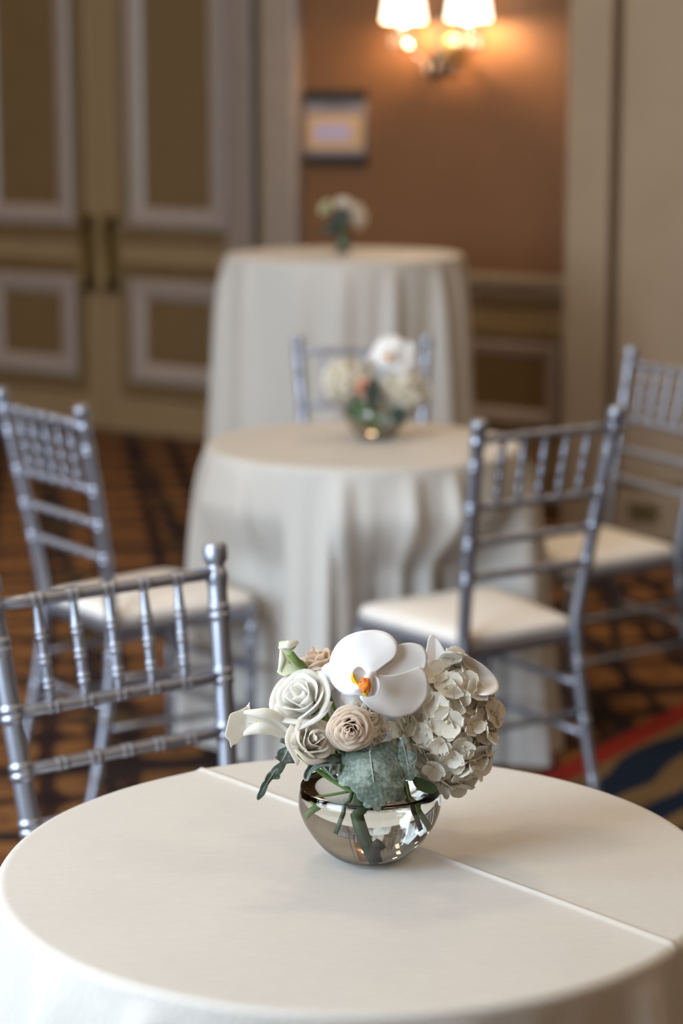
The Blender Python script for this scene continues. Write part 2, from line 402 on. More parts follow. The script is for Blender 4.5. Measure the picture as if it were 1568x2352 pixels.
# --- right plane: pilaster, groove, plain wall
u_p0 = W(1302, 500, V_RIGHT)[0]; u_p1 = W(1402, 500, V_RIGHT)[0]; u_p2 = W(1418, 500, V_RIGHT)[0]
wbox('trim_5', u_p0, u_p1, 0, CEIL_Z, V_RIGHT-0.02, V_NICHE+0.4, M['wallr'], kind='structure', bev=0.012)
wbox('trim_6', u_p1-0.01, u_p2+0.01, 0, CEIL_Z, V_RIGHT+0.05, V_NICHE+0.4, M['field'], kind='structure', bev=0)
wbox('wall_right', u_p2, U_R, 0, CEIL_Z, V_RIGHT, V_NICHE+0.4, M['wallr'], kind='structure', bev=0.012)
z_bb = W(1500, 1128, V_RIGHT)[1]
bb = wbox('baseboard_right', u_p2+0.002, U_R, 0, z_bb, V_RIGHT-0.028, V_RIGHT+0.01, M['wallr'], kind='structure', bev=0.012)
obj('baseboard_shadow_line', *tube_mesh([uv(u_p2+0.004, V_RIGHT-0.012, z_bb+0.02), uv(U_R, V_RIGHT-0.012, z_bb+0.02)], [0.014, 0.014], 10), M['field'], bb)  # dark bead, shadow line above the baseboard put into its colour
ou, oz = W(1478, 1176, V_RIGHT-0.03)
out = wbox('wall_outlet', ou-0.06, ou+0.06, oz-0.037, oz+0.037, V_RIGHT-0.036, V_RIGHT-0.028, M['brass'], bev=0.003)
tag(out, 'small dark outlet plate low on the right wall above a chair seat', 'outlet')
for s in (-1, 1):
    obj('socket', *tube_mesh([uv(ou+s*0.026, V_RIGHT-0.034, oz), uv(ou+s*0.026, V_RIGHT-0.040, oz)], [0.017, 0.016], 12), M['darkm'], out)
# --- walls behind the camera, with the windows that light the room
wbox('wall_end', U_L-0.14, U_L, 0, CEIL_Z, V_WIN, 8.0, M['wallr'], kind='structure', bev=0)
wbox('wall_far_end', U_R, U_R+0.14, 0, CEIL_Z, V_WIN, 8.0, M['wallr'], kind='structure', bev=0)
edges = [U_L] + [e for u in WIN_US for e in (u-0.8, u+0.8)] + [U_R]
for i in range(0, len(edges), 2):
    wbox('wall_window_pier' if i else 'wall_front', edges[i], edges[i+1], 0, CEIL_Z, V_WIN-0.2, V_WIN, M['wallr'], kind='structure', bev=0)
for i, u in enumerate(WIN_US):
    wbox('wall_sill', u-0.8, u+0.8, 0, 0.82, V_WIN-0.2, V_WIN, M['wallr'], kind='structure', bev=0)
    wbox('wall_lintel', u-0.8, u+0.8, 3.22, CEIL_Z, V_WIN-0.2, V_WIN, M['wallr'], kind='structure', bev=0)
    wn = wbox('window_%d' % (i+1), u-0.8, u+0.8, 0.82, 0.89, V_WIN-0.14, V_WIN-0.06, M['mould'], kind='structure')
    for (a, b, z0, z1) in ((-0.8, 0.8, 3.15, 3.22), (-0.8, -0.73, 0.89, 3.15), (0.73, 0.8, 0.89, 3.15), (-0.03, 0.03, 0.89, 3.15), (-0.73, 0.73, 1.98, 2.03)):
        wbox('window_frame', u+a, u+b, z0, z1, V_WIN-0.13, V_WIN-0.07, M['mould'], wn)
    for a in (-0.73, 0.03):
        for z0, z1 in ((0.89, 1.98), (2.03, 3.15)):
            wbox('pane', u+a, u+a+0.70, z0, z1, V_WIN-0.105, V_WIN-0.095, M['pane'], wn, bev=0)

# ================================================================== TABLECLOTHS
# finial-midpoint position in the room and facing direction (degrees, 0 = +X)
CH = [
    (-0.331, 2.885, -54.0, 'silver bamboo-style chair at the crease-topped table, cut off by the left edge'),
    (-0.664, 4.595, 37.0, 'silver bamboo-style chair left of the low table, turned towards it'),
    (0.058, 5.900, -86.0, 'silver bamboo-style chair behind the low table, half hidden by its flowers'),
    (0.432, 4.335, 123.0, 'dark silver bamboo-style chair in front of the low table, seen from behind'),
    (0.862, 5.450, 209.0, 'silver bamboo-style chair by the right wall, cut off by the right edge'),
]
def chair_place(x, y, a):
    rz = R(a - 90); off = Matrix.Rotation(rz, 3, 'Z') @ Vector((0, -0.085, 0))
    return Vector((x - off.x, y - off.y, 0)), rz
SEATS = [chair_place(x, y, a) for x, y, a, _ in CH]
def cloth_limit(cx, cy, nt_):
    """how far the cloth may hang out in each direction before it meets a chair pushed up to the table"""
    lim = []
    inv = [(p, Matrix.Rotation(-rz, 3, 'Z')) for p, rz in SEATS]
    for i in range(nt_):
        t = 2*PI*i/nt_; r = 0.20
        while r < 0.60:
            q = Vector((cx + r*math.cos(t), cy + r*math.sin(t), 0)); hit = False
            for p, m in inv:
                l = m @ (q - p)
                if -0.03 < l.y < 0.402 and abs(l.x) < 0.182 + 0.034*max(0, l.y)/0.375 + 0.024: hit = True; break
            if hit: break
            r += 0.003
        lim.append(r)
    k = max(2, nt_//100)
    lim = [min(lim[(i+j) % nt_] for j in range(-k, k+1)) for i in range(nt_)]
    return [sum(lim[(i+j) % nt_] for j in range(-k, k+1))/(2*k+1) for i in range(nt_)]
def tablecloth(name, cx, cy, ztop, Rt, seed, folds, flare, amp, label, group, crease=None, nr=40, nt_=360, ns=60):
    rg = random.Random(seed)
    ph = sorted(rg.uniform(0, 2*PI) for _ in range(3))
    # fold centres: irregular bumps round the rim
    th0 = [2*PI*(k + rg.uniform(-0.30, 0.30))/folds for k in range(folds)]
    sz = [rg.uniform(0.55, 1.25) for _ in range(folds)]
    wd_ = [rg.uniform(0.09, 0.16)*14/folds for _ in range(folds)]
    def F(t, s):
        f = 0.0
        for c, a, w_ in zip(th0, sz, wd_):
            d = (t - c + PI) % (2*PI) - PI
            d += 0.10*s*math.sin(3*c + ph[0])
            f += a*math.exp(-(d/(w_*(0.55 + 0.6*s)))**2)
        return f + 0.18*math.sin(3*t + ph[1]) + 0.12*math.sin(7*t + ph[2])
    bev_r = 0.012; lim = cloth_limit(cx, cy, nt_)
    rows = []
    for j in range(nr+1): rows.append(('t', (Rt-bev_r)*j/nr))
    for k in range(1, 7): rows.append(('e', k/6*PI/2))
    for k in range(1, ns+1): rows.append(('d', k/ns))
    vs_, fs = [], []
    drop = ztop - bev_r - 0.004
    for kind, q in rows:
        for i in range(nt_):
            t = 2*PI*i/nt_; c, s = math.cos(t), math.sin(t)
            if kind == 't': r, z = max(q, 0.0004), ztop
            elif kind == 'e': r, z = Rt-bev_r + bev_r*math.sin(q), ztop - bev_r + bev_r*math.cos(q)
            else:
                g = (q*drop)
                rise = 1 - math.exp(-g/0.065)
                f = F(t, q)
                r = Rt + 0.004*rise + flare*g*0.55 + amp*f*(rise*0.45 + 0.75*q**0.8)
                z = ztop - bev_r - g
                if lim[i] < r + 0.02:
                    wgt = max(0.0, min(1.0, (0.66 - z)/0.17)); wgt = wgt*wgt*(3 - 2*wgt)
                    r += (min(r, lim[i] - 0.014 - 0.035*(1 - min(1, f))) - r)*wgt
            if kind == 'd': r += q**0.6*(0.0045*math.sin(29*t + ph[0]*3 + 2*q) + 0.003*math.sin(47*t + ph[1]*5))
            x, y = cx + r*c, cy + r*s
            if crease and kind != 'd':
                (ax, ay), (bx, by) = crease
                dx, dy = bx-ax, by-ay; l = math.hypot(dx, dy)
                d = ((x-ax)*dy - (y-ay)*dx)/l
                z += 0.0022*math.exp(-(d/0.0030)**2) - (0.0022*(1-math.exp(-max(d, 0)/0.02)))
                z += 0.0006*noise.noise(Vector((x*9, y*9, seed)))
            vs_.append((x, y, z))
    for j in range(len(rows)-1):
        for i in range(nt_):
            k = (i+1) % nt_
            fs.append((j*nt_+i, (j+1)*nt_+i, (j+1)*nt_+k, j*nt_+k))
    o = obj(name, vs_, fs, M['cloth'])
    tag(o, label, 'tablecloth', group); return o
RT = 0.382
T1 = (0.017, 2.133); T2 = (0.052, 5.034); T3 = (0.010, 7.217)
ZT, ZT3 = 0.76, 1.073
ca, cb = at_z(440, 1757, ZT), at_z(1560, 2172, ZT)
tablecloth('tablecloth', *T1, ZT, RT, 3, 15, 0.08, 0.042, 'ivory floor-length cloth with a pressed crease on the nearest round table', 'ivory round tablecloths', ((ca.x, ca.y), (cb.x, cb.y)), nr=190, nt_=720)
tablecloth('tablecloth', *T2, ZT, RT, 11, 14, 0.07, 0.060, 'ivory cloth on the low round table between the silver chairs', 'ivory round tablecloths')
tablecloth('tablecloth', *T3, ZT3, 0.405, 23, 16, 0.06, 0.050, 'ivory cloth on the tall round table by the brown wall', 'ivory round tablecloths')

# ================================================================== CHAIRS
def beads(L, rings, r0, prof=None, rb=1.16, w_=0.0055):
    """stations (s, r) along a length with double rings at the given places"""
    st = [(0, r0 if prof is None else prof(0))]
    R_ = lambda s: r0 if prof is None else prof(s/L)
    for c in rings:
        for off, k in ((-2.9, 1.0), (-2.2, 1.0), (-1.9, rb*0.97), (-1.2, rb), (-0.5, rb*0.97), (-0.2, 0.99), (0.2, 0.99), (0.5, rb*0.97), (1.2, rb), (1.9, rb*0.97), (2.2, 1.0), (2.9, 1.0)):
            st.append((c + off*w_, R_(c)*k))
    if prof is not None:
        rs = [c for c in rings]
        for k in range(1, 12):
            s = L*k/12
            if all(abs(s-c) > 3.2*w_ for c in rs): st.append((s, R_(s)))
    st.append((L, R_(L)))
    return sorted(st)
def rod(name, a, b, rings, r0, m, parent, prof=None, rb=1.16, w_=0.0055, n=12):
    a, b = Vector(a), Vector(b); L = (b-a).length; st = beads(L, rings, r0, prof, rb, w_)
    return obj(name, *tube_mesh([a.lerp(b, max(0, min(1, s/L))) + (b-a).normalized()*(0 if 0 <= s <= L else 0) for s, r in st], [r for s, r in st], n), m, parent)
def post_pt(sx, z):
    """centre line of a rear post: splayed leg, upright at the seat, raked and flared back"""
    if z > 0.45:
        k = (z-0.45)/0.48; return Vector((sx*(0.152 + 0.030*k), -0.085*k**1.15, z))
    k = (0.45-z)/0.45; return Vector((sx*(0.152 + 0.016*k), -0.085*k**1.7, z))
def make_chair():
    c = empty('chiavari_chair'); sm = M['silver']
    for sx in (-1, 1):
        zs = [i*0.93/44 for i in range(45)]
        ringz = [0.10, 0.23, 0.36, 0.587, 0.664, 0.742, 0.833]
        st = []
        for z in zs:
            if z < 0.868 and all(abs(z-q) > 0.016 for q in ringz): st.append((z, 0.0142 if z > 0.3 else 0.0115 + 0.009*z))
        for q in ringz:
            b0 = 0.0142 if q > 0.3 else 0.0115 + 0.009*q
            for off, k in ((-0.0145, 1.0), (-0.0115, 1.0), (-0.010, 1.12), (-0.006, 1.15), (-0.0025, 1.12), (-0.001, 1.0), (0.001, 1.0), (0.0025, 1.12), (0.006, 1.15), (0.010, 1.12), (0.0115, 1.0), (0.0145, 1.0)):
                st.append((q+off, b0*k))
        st += [(0.872, 0.0142), (0.876, 0.0158), (0.884, 0.0165), (0.890, 0.0155), (0.892, 0.0140), (0.897, 0.0128), (0.901, 0.0128), (0.9035, 0.0160), (0.907, 0.0176), (0.914, 0.0180), (0.922, 0.0178), (0.928, 0.0168), (0.9305, 0.0145), (0.9315, 0.006)]
        st.sort()
        obj('rear_post', *tube_mesh([post_pt(sx, z) for z, r in st], [r for z, r in st], 16), sm, c)
    nsp = 5
    def rail(z, name):
        a, b = post_pt(-1, z), post_pt(1, z); L = (b-a).length
        fr = [0.184 + 0.158*k for k in range(nsp)]
        rings = [L*q for q in fr]
        rod(name, a, b, rings, 0.0092, sm, c, rb=1.17, w_=0.0042)
        return [a.lerp(b, q) for q in fr]
    tops = rail(0.888, 'top_rail'); mids = rail(0.742, 'back_rail'); rail(0.664, 'back_rail'); rail(0.587, 'back_rail')
    for a, b in zip(tops, mids):
        L = (b-a).length
        prof = lambda t: 0.0046 + (0.0032*min(1, t/0.30) if t < 0.30 else 0.0032 - 0.0016*max(0, (t-0.75)/0.25))
        rod('spindle', a, b, [L*0.33, L*0.56, L*0.79], 0.006, sm, c, prof, 1.18, 0.0032, 10)
    # seat frame and cushion: rounded trapezoid
    def seat_outline(g, n=10):
        pts = []
        hw_f, hw_r, yf, yr, rr = 0.192+g, 0.158+g, 0.375+g, 0.0-g, 0.035
        for (x, y, a0) in ((hw_f, yf, 0), (-hw_f, yf, 90), (-hw_r, yr, 180), (hw_r, yr, 270)):
            r = rr if y > 0.1 else 0.02
            ox, oy = x - math.copysign(r, x), y - (r if y > 0.1 else -r)
            for k in range(n+1):
                t = R(a0 + 90*k/n); pts.append((ox + r*math.cos(t), oy + r*math.sin(t)))
        # bowed sides
        return pts
    def slab(name, rows, m):
        vs_, fs = [], []
        n = None
        for g, z in rows:
            p = seat_outline(max(g, -0.014)); n = len(p); k = 1.0 if g >= -0.014 else 1 + (g + 0.014)/0.17
            vs_ += [(x*k, 0.19 + (y-0.19)*k, z) for x, y in p]
        for j in range(len(rows)-1):
            for i in range(n):
                k = (i+1) % n; fs.append((j*n+i, j*n+k, (j+1)*n+k, (j+1)*n+i))
        fs.append(tuple(range(n))[::-1]); fs.append(tuple(range((len(rows)-1)*n, len(rows)*n)))
        return obj(name, vs_, fs, m, c)
    slab('seat_frame', [(-0.012, 0.402), (-0.004, 0.404), (0.0, 0.409), (0.0, 0.428), (-0.003, 0.433), (-0.006, 0.434)], sm)
    slab('cushion', [(-0.02, 0.430), (-0.009, 0.432), (-0.005, 0.440), (-0.006, 0.450), (-0.014, 0.458), (-0.032, 0.4635), (-0.065, 0.4675), (-0.105, 0.4698), (-0.15, 0.4708), (-0.178, 0.471)], M['cushion'])
    for sx in (-1, 1):
        rod('front_leg', (sx*0.176, 0.355, 0.405), (sx*0.170, 0.352, 0.0), [0.06, 0.16, 0.26], 0.0135, sm, c, prof=lambda t: 0.0138 - 0.004*t, w_=0.0045)
        for zf, zr in ((0.30, 0.31), (0.19, 0.20)):
            rod('stretcher', (sx*0.174, 0.353, zf), post_pt(sx, zr), [0.12, 0.25], 0.0078, sm, c, w_=0.004, n=10)
    for z in (0.28, 0.17):
        rod('stretcher', (-0.173, 0.353, z), (0.173, 0.353, z), [0.11, 0.235], 0.0078, sm, c, w_=0.004, n=10)
    rod('stretcher', post_pt(-1, 0.25), post_pt(1, 0.25), [0.10, 0.205], 0.0078, sm, c, w_=0.004, n=10)
    return c
chair0 = make_chair()
for i, (x, y, a, lab) in enumerate(CH):
    o = chair0 if i == 0 else copy_tree(chair0)
    loc, rz = chair_place(x, y, a)
    o.location = loc; o.rotation_euler = (0, 0, rz)
    tag(o, lab, 'chair', 'silver bamboo-style chairs')

# ================================================================== WALL SCONCE AND FRAMED NOTICE
def sconce():
    su, sz = W(1050, 88, V_NICHE)
    c = empty('wall_sconce', uv(su, V_NICHE, sz)); inv = Matrix.Rotation(YAW, 3, 'Z')
    tag(c, 'lit crystal wall sconce with two glowing shades on the brown wall', 'sconce')
    c.rotation_euler = (0, 0, -YAW)          # local x along the wall, -y into the room
    def put(name, ms, m, par=None, smooth=True): return obj(name, *ms, m, par or c, smooth)
    def disc(r, y0, y1, x, z):
        return tube_mesh([(x, y0, z), (x, y0*0.4+y1*0.6, z), (x, y1, z)], [r, r*0.92, r*0.55], 24)
    put('backplate', disc(0.065, -0.001, -0.03, 0, -0.03), M['brass'])
    put('hub', tube_mesh([(0, -0.13, -0.165), (0, -0.13, -0.155), (0, -0.13, -0.130), (0, -0.13, -0.095), (0, -0.13, -0.06), (0, -0.13, -0.03), (0, -0.13, 0.03), (0, -0.13, 0.10), (0, -0.13, 0.16)], [0.006, 0.028, 0.048, 0.052, 0.036, 0.016, 0.010, 0.016, 0.004], 20), M['darkm'])
    put('hub_arm', tube_mesh([(0, -0.02, -0.03), (0, -0.06, -0.05), (0, -0.13, -0.05)], [0.012, 0.010, 0.010], 10), M['brass'])
    for sx in (-1, 1):
        X = sx*0.150; Y = -0.16
        pth = catmull([(0, -0.13, -0.05), (sx*0.06, -0.14, -0.085), (sx*0.118, -0.155, -0.055), (X, Y, 0.0)], 6)
        arm = put('arm', tube_mesh(pth, [0.008]*len(pth), 10), M['crystal'])
        cup = put('drip_dish', lathe_mesh([(0.002, 0.0), (0.02, 0.0), (0.045, 0.012), (0.058, 0.022), (0.056, 0.025), (0.04, 0.016), (0.016, 0.006), (0.013, 0.02), (0.013, 0.055), (0.001, 0.056)], 24), M['crystal'])
        cup.location = (X, Y, 0.0)
        # pleated tapered shade, open at both ends
        n = 64; vs2 = []; fs2 = []
        for j, (r, z) in enumerate(((0.083, 0.035), (0.083, 0.045), (0.075, 0.10), (0.062, 0.175), (0.062, 0.182))):
            for k in range(n):
                t = 2*PI*k/n; rr = r*(1 + (0.012 if k % 2 else -0.012)); vs2.append((rr*math.cos(t), rr*math.sin(t), z))
        for j in range(4):
            for k in range(n):
                q = (k+1) % n; fs2.append((j*n+k, j*n+q, (j+1)*n+q, (j+1)*n+k))
        sh = put('lamp_shade', (vs2, fs2), M['shade'], smooth=False); sh.location = (X, Y, 0.03)
        bl = put('bulb', lathe_mesh([(0.001, 0.05), (0.008, 0.052), (0.015, 0.068), (0.017, 0.082), (0.012, 0.10), (0.004, 0.118), (0.0005, 0.124)], 14), M['bulb'])
        bl.location = (X, Y, 0.0)
        ld = bpy.data.lights.new('sconce_lamp', 'POINT'); ld.energy = 16; ld.color = (1.0, 0.66, 0.36); ld.shadow_soft_size = 0.03
        lo = bpy.data.objects.new('sconce_lamp', ld); col.objects.link(lo); lo.parent = c; lo.location = (X, Y, 0.075)
        for k in range(9):
            t = 2*PI*k/9; drop_(c, X + 0.052*math.cos(t), Y + 0.052*math.sin(t), 0.016, 0.056 if k % 2 else 0.072)
    for k in range(10):
        t = 2*PI*k/10; drop_(c, 0.066*math.cos(t), -0.13 + 0.066*math.sin(t), -0.09, 0.065)
    for k, z in enumerate((-0.17, -0.215, -0.262)):
        drop_(c, 0.006*math.cos(k*2), -0.13, z, 0.045)
    for sx in (-1, 1):
        for k in range(3):
            drop_(c, sx*(0.045 + 0.03*k), -0.14 - 0.004*k, -0.085 - (0.03 if k == 0 else 0.012), 0.05)
    return c
_drop = None
def drop_(par, x, y, z, h):
    global _drop
    if _drop is None:
        pr = [(0.0008, 0.0), (0.002, -0.08), (0.14, -0.42), (0.20, -0.66), (0.12, -0.88), (0.001, -1.0)]
        _drop = bpy.data.meshes.new('crystal_drop'); v, f = lathe_mesh(pr, 8); _drop.from_pydata([tuple(q) for q in v], [], f); _drop.materials.append(M['crystal'])
    o = bpy.data.objects.new('crystal_drop', _drop); col.objects.link(o); o.parent = par
    o.location = (x, y, z); o.scale = (h, h, h)
sconce()

def notice():
    u0, z1 = W(706, 208, V_NICHE); u1, z0 = W(843, 380, V_NICHE)
    c = empty('framed_notice', uv((u0+u1)/2, V_NICHE, z0)); c.rotation_euler = (0, 0, -YAW)
    tag(c, 'small framed notice hanging on the brown wall left of the sconce', 'frame')
    w_, h = u1-u0, z1-z0
    def bx(name, xa, xb, za, zb, d0, d1, m, par=None, bev=0.002):
        o = obj(name, *box_mesh((xa, -d1, za), (xb-xa, 0, 0), (0, d1-d0, 0), (0, 0, zb-za)), m, par or c, False)
        if bev: bevel(o, bev)
        return o
    pap = mat('grey_lilac_mat', (0.27, 0.225, 0.225), 0.7); gold = mat('orange_gold_border', (0.55, 0.35, 0.17), 0.6); lil = mat('lilac_card', (0.42, 0.37, 0.52), 0.7)
    dk = mat('dark_frame_and_shadow', (0.012, 0.008, 0.006), 0.6)
    bx('backing', -w_/2+0.004, w_/2-0.004, 0.005, h-0.005, 0.001, 0.014, pap)
    fw = 0.042
    bx('frame_rail_and_shadow', -w_/2, w_/2, 0, fw, 0.001, 0.03, dk); bx('frame_rail_and_shadow', -w_/2, w_/2, h-fw, h, 0.001, 0.03, dk)  # near-black frame edges, also painting in the shadow above and below
    bx('frame_stile', -w_/2, -w_/2+0.008, fw, h-fw, 0.001, 0.024, pap); bx('frame_stile', w_/2-0.008, w_/2, fw, h-fw, 0.001, 0.024, pap)
    b = bx('border', -w_/2+0.01, w_/2-0.01, h*0.22, h*0.66, 0.0142, 0.017, gold, None, 0)
    bx('card', -w_/2+0.15*w_, w_/2-0.23*w_, h*0.33, h*0.55, 0.0172, 0.019, lil, None, 0)
    bx('print_line', -0.05, 0.05, h*0.775, h*0.795, 0.0142, 0.0155, dk, None, 0)
notice()

# ================================================================== FLOWERS ON THE NEAR TABLE
VB = Vector((0.030, 2.150, ZT + 0.0012))                 # where the bowl stands
NV = Vector((0, -CP, SP)); UP = Vector((0, SP, CP)); XV = Vector((1, 0, 0))
RIM = VB + Vector((0, 0, 0.078)); DEP = (RIM - EYE).dot(-NV); SPX = FPX/DEP
def Q(px, py, n=0.0):
    """photo pixel, n metres nearer to the camera than the middle of the bowl's rim"""
    return EYE + ray(px, py)*(DEP - n)
def root(name, label, cat, group=None, base=VB):
    o = empty(name, base); tag(o, label, cat, group); return o
def wobj(name, verts, faces, m, rt, parent=None, thick=0.0, smooth=True, sub=0):
    o = obj(name, [Vector(v) - rt.location for v in verts], faces, m, parent or rt, smooth)
    if thick:
        md = o.modifiers.new('thickness', 'SOLIDIFY'); md.thickness = thick; md.offset = 0
    return o
def closed_curve(pts, n):
    P = [Vector((x, y, 0)) for x, y in pts]; N_ = len(P); out = []
    for i in range(N_):
        p0, p1, p2, p3 = P[i-1], P[i], P[(i+1) % N_], P[(i+2) % N_]
        for k in range(n):
            t = k/n
            out.append(0.5*((2*p1) + (p2-p0)*t + (2*p0-5*p1+4*p2-p3)*t*t + (3*p1-p0-3*p2+p3)*t*t*t))
    return [(v.x, v.y) for v in out]
def rib_anchor(rib, x, y):
    best = None
    if len(rib) == 1: return rib[0]
    for (ax, ay), (bx, by) in zip(rib, rib[1:]):
        dx, dy = bx-ax, by-ay; l2 = dx*dx+dy*dy
        t = max(0, min(1, ((x-ax)*dx + (y-ay)*dy)/l2)); qx, qy = ax+t*dx, ay+t*dy
        d = (x-qx)**2 + (y-qy)**2
        if best is None or d < best[0]: best = (d, qx, qy)
    return best[1], best[2]
def blade(name, pts, rib, nfun, m, rt, parent=None, rings=9, sm=4, thick=0.0007, QF=None, scallop=0.0):
    """a leaf or petal: outline, the rib it grows from, and its depth"""
    QF = QF or Q
    oc = closed_curve(pts, sm); n = len(oc); vs_, fs = [], []
    if scallop:                                            # toothed margin
        acc, oc2 = 0.0, []
        for i, (x, y) in enumerate(oc):
            acc += math.hypot(x-oc[i-1][0], y-oc[i-1][1])
            ax, ay = rib_anchor(rib, x, y); l = math.hypot(x-ax, y-ay) or 1
            k = scallop*(abs(math.sin(acc*PI/27.0))**0.6 - 0.7)*min(1, l/25)
            oc2.append((x + (x-ax)/l*k, y + (y-ay)/l*k))
        oc = oc2
    for j in range(rings+1):
        t = j/rings
        for (x, y) in oc:
            ax, ay = rib_anchor(rib, x, y)
            px, py = ax + (x-ax)*t, ay + (y-ay)*t
            vs_.append(QF(px, py, nfun(px, py, t, x, y)))
    for j in range(rings):
        for i in range(n):
            k = (i+1) % n; fs.append((j*n+i, j*n+k, (j+1)*n+k, (j+1)*n+i))
    o = wobj(name, vs_, fs, m, rt, parent, thick)
    import bmesh
    bm = bmesh.new(); bm.from_mesh(o.data)
    bmesh.ops.remove_doubles(bm, verts=[v for v in bm.verts if v.index < n], dist=0.0009)
    bmesh.ops.dissolve_degenerate(bm, edges=bm.edges, dist=1e-6)
    bmesh.ops.recalc_face_normals(bm, faces=bm.faces)
    bm.to_mesh(o.data); bm.free(); o.data.polygons.foreach_set('use_smooth', [True]*len(o.data.polygons))
    return o
def stem(rt, pts, r0, r1, m, name='stem', n=8, parent=None):
    P = catmull(pts, 6); k = len(P)
    return wobj(name, *tube_mesh(P, [r0 + (r1-r0)*i/(k-1) for i in range(k)], n), m, rt, parent)

# --- bowl with water
def make_bowl(base, label, group=None):
    b = root('glass_bowl', label, 'vase', group, base)
    outer = [(0.001, 0.0), (0.030, 0.0), (0.037, 0.0012), (0.044, 0.0055), (0.0535, 0.0145), (0.0625, 0.026), (0.0700, 0.0385), (0.0745, 0.0500), (0.0760, 0.0600), (0.0752, 0.0700), (0.0738, 0.0765)]
    oc = [(v.x, v.y) for v in catmull([(r, z, 0) for r, z in outer], 4)]
    rim = [(0.0735, 0.0783), (0.0729, 0.0787), (0.0723, 0.0782)]
    inner = [(0.0734, 0.0700), (0.0741, 0.0600), (0.0726, 0.0500), (0.0680, 0.0390), (0.0595, 0.0275), (0.0510, 0.0175), (0.0415, 0.0095), (0.0340, 0.0065), (0.020, 0.0056), (0.001, 0.0055)]
    ic = [(v.x, v.y) for v in catmull([(r, z, 0) for r, z in inner], 4)]
    solid(obj('bowl', *lathe_mesh([(max(r, 0.0) if r > 0.0011 else 0.0, z) for r, z in oc + rim + ic], 96), M['glass'], b))
    wl_ = 0.0762
    wi = [(r + 0.0002, z - 0.0002) for r, z in ic if z < wl_]
    wprof = [(0.0, wl_), (0.05, wl_), (0.0708, wl_ + 0.0001), (0.0722, wl_ + 0.0005)] + wi
    solid(obj('water', *lathe_mesh([(0.0 if r < 0.0013 else r, z) for r, z in wprof], 96), M['water'], b))
    return b
make_bowl(VB, 'clear round glass bowl of water at the centre of the creased cloth', 'glass flower bowls')
def BL(x, y, z): return VB + Vector((x, y, z))

# --- roses
def rose(center, A, Rr, H, N_, open_, m, label, name='rose', rt=None, petals_m=None, seed=1, wave=0.04, stem_to=None, stem_m=None, cat='rose', group=None, base=VB, inner=0.10):
    rg = random.Random(seed)
    rt = rt or root(name, label, cat, group, base)
    A = A.normalized(); a, b = frame_of(A); O = center - A*H*0.55
    for i in range(N_):
        k = i/(N_-1); phi = i*2.39996 + rg.uniform(-0.2, 0.2)
        rp = Rr*(inner + (0.86-inner)*k**0.85); h = H*(1.0 - 0.22*k)*rg.uniform(0.96, 1.04)
        hw = 1.45 - 0.55*k; tilt = open_*k**1.6; p1, p2 = rg.uniform(0, 6), rg.uniform(0, 6)
        def fn(s, v):
            u = s*2-1
            t = phi + u*hw*(0.45 + 0.55*math.sin(min(1, v*1.3)*PI/2))
            r = rp*(0.22 + 0.78*math.sin(v*PI/2)**0.8) - (1-k)*0.22*rp*v**3
            r += rp*0.05*u*(1 if i % 2 else -1)                      # spiral overlap
            z = h*v*(1 - 0.20*abs(u)**2.6)
            lip = max(0, v-0.72)/0.28
            r += Rr*(0.05 + 0.20*k)*lip**2; z -= h*0.12*k*lip**2.2
            r += Rr*wave*math.sin(5*u + p1)*v**3; z += h*wave*0.8*math.sin(4*u + p2)*v**4
            r2 = r*math.cos(tilt*v) + z*math.sin(tilt)*0.42*v; z2 = z*math.cos(tilt*0.8) - r*0.10*k
            return O + (a*math.cos(t) + b*math.sin(t))*r2 + A*z2
        g = grid(12, 10, fn)
        wobj('petal', *g, (petals_m or {}).get('in', m) if k < 0.55 else m, rt, None, 0.0005)
    # calyx
    wobj('calyx', *tube_mesh([O - A*0.006, O - A*0.002, O + A*H*0.10, O + A*H*0.18], [0.002, Rr*0.22, Rr*0.30, Rr*0.26], 10), M['stem'], rt)
    if stem_to is not None:
        mid = (O - A*0.02 + stem_to)/2 - A*0.006
        stem(rt, [O - A*0.003, O - A*0.018, mid, stem_to], 0.0022, 0.0026, stem_m or M['stem'])
    return rt
px = 1.0/SPX
GR = 'flowers in the glass bowl on the near table'
rose(Q(694, 1604, 0.045), NV*0.70 - XV*0.42 + UP*0.52, 76*px, 92*px, 16, 0.5, M['ivory'], 'large open white rose above the left calla lily on the near table', seed=3, stem_to=BL(-0.02, 0.01, 0.0735), wave=0.03, inner=0.12)
rose(Q(716, 1702, 0.062), NV*0.72 + XV*0.34 + UP*0.34, 56*px, 88*px, 14, 0.16, M['cream'], 'creamy white rose at the lower left of the near bouquet, over the bowl rim', seed=5, stem_to=BL(-0.012, -0.02, 0.0735), wave=0.05, inner=0.12)
rose(Q(805, 1674, 0.075), NV*0.93 - UP*0.16 - XV*0.02, 50*px, 62*px, 30, 0.62, M['blush'], 'small blush rose with tightly spiralled petals under the near white orchid', seed=8, stem_to=BL(0.006, -0.03, 0.0735), wave=0.04, inner=0.07, petals_m={'in': M['blush']})
rose(Q(841, 1646, 0.058), NV*0.60 + XV*0.50 + UP*0.35, 42*px, 58*px, 20, 0.45, M['cream'], 'half-open blush rose tucked behind the spiralled one under the near orchid', seed=12, stem_to=BL(0.012, -0.022, 0.0735), wave=0.05)
rose(Q(866, 1686, 0.048), XV*0.72 + NV*0.5 - UP*0.25, 30*px, 46*px, 13, 0.35, M['cream'], 'small pale rose bud between blush roses and hydrangea in the near bouquet', seed=15, stem_to=BL(0.02, -0.012, 0.0735), wave=0.06)
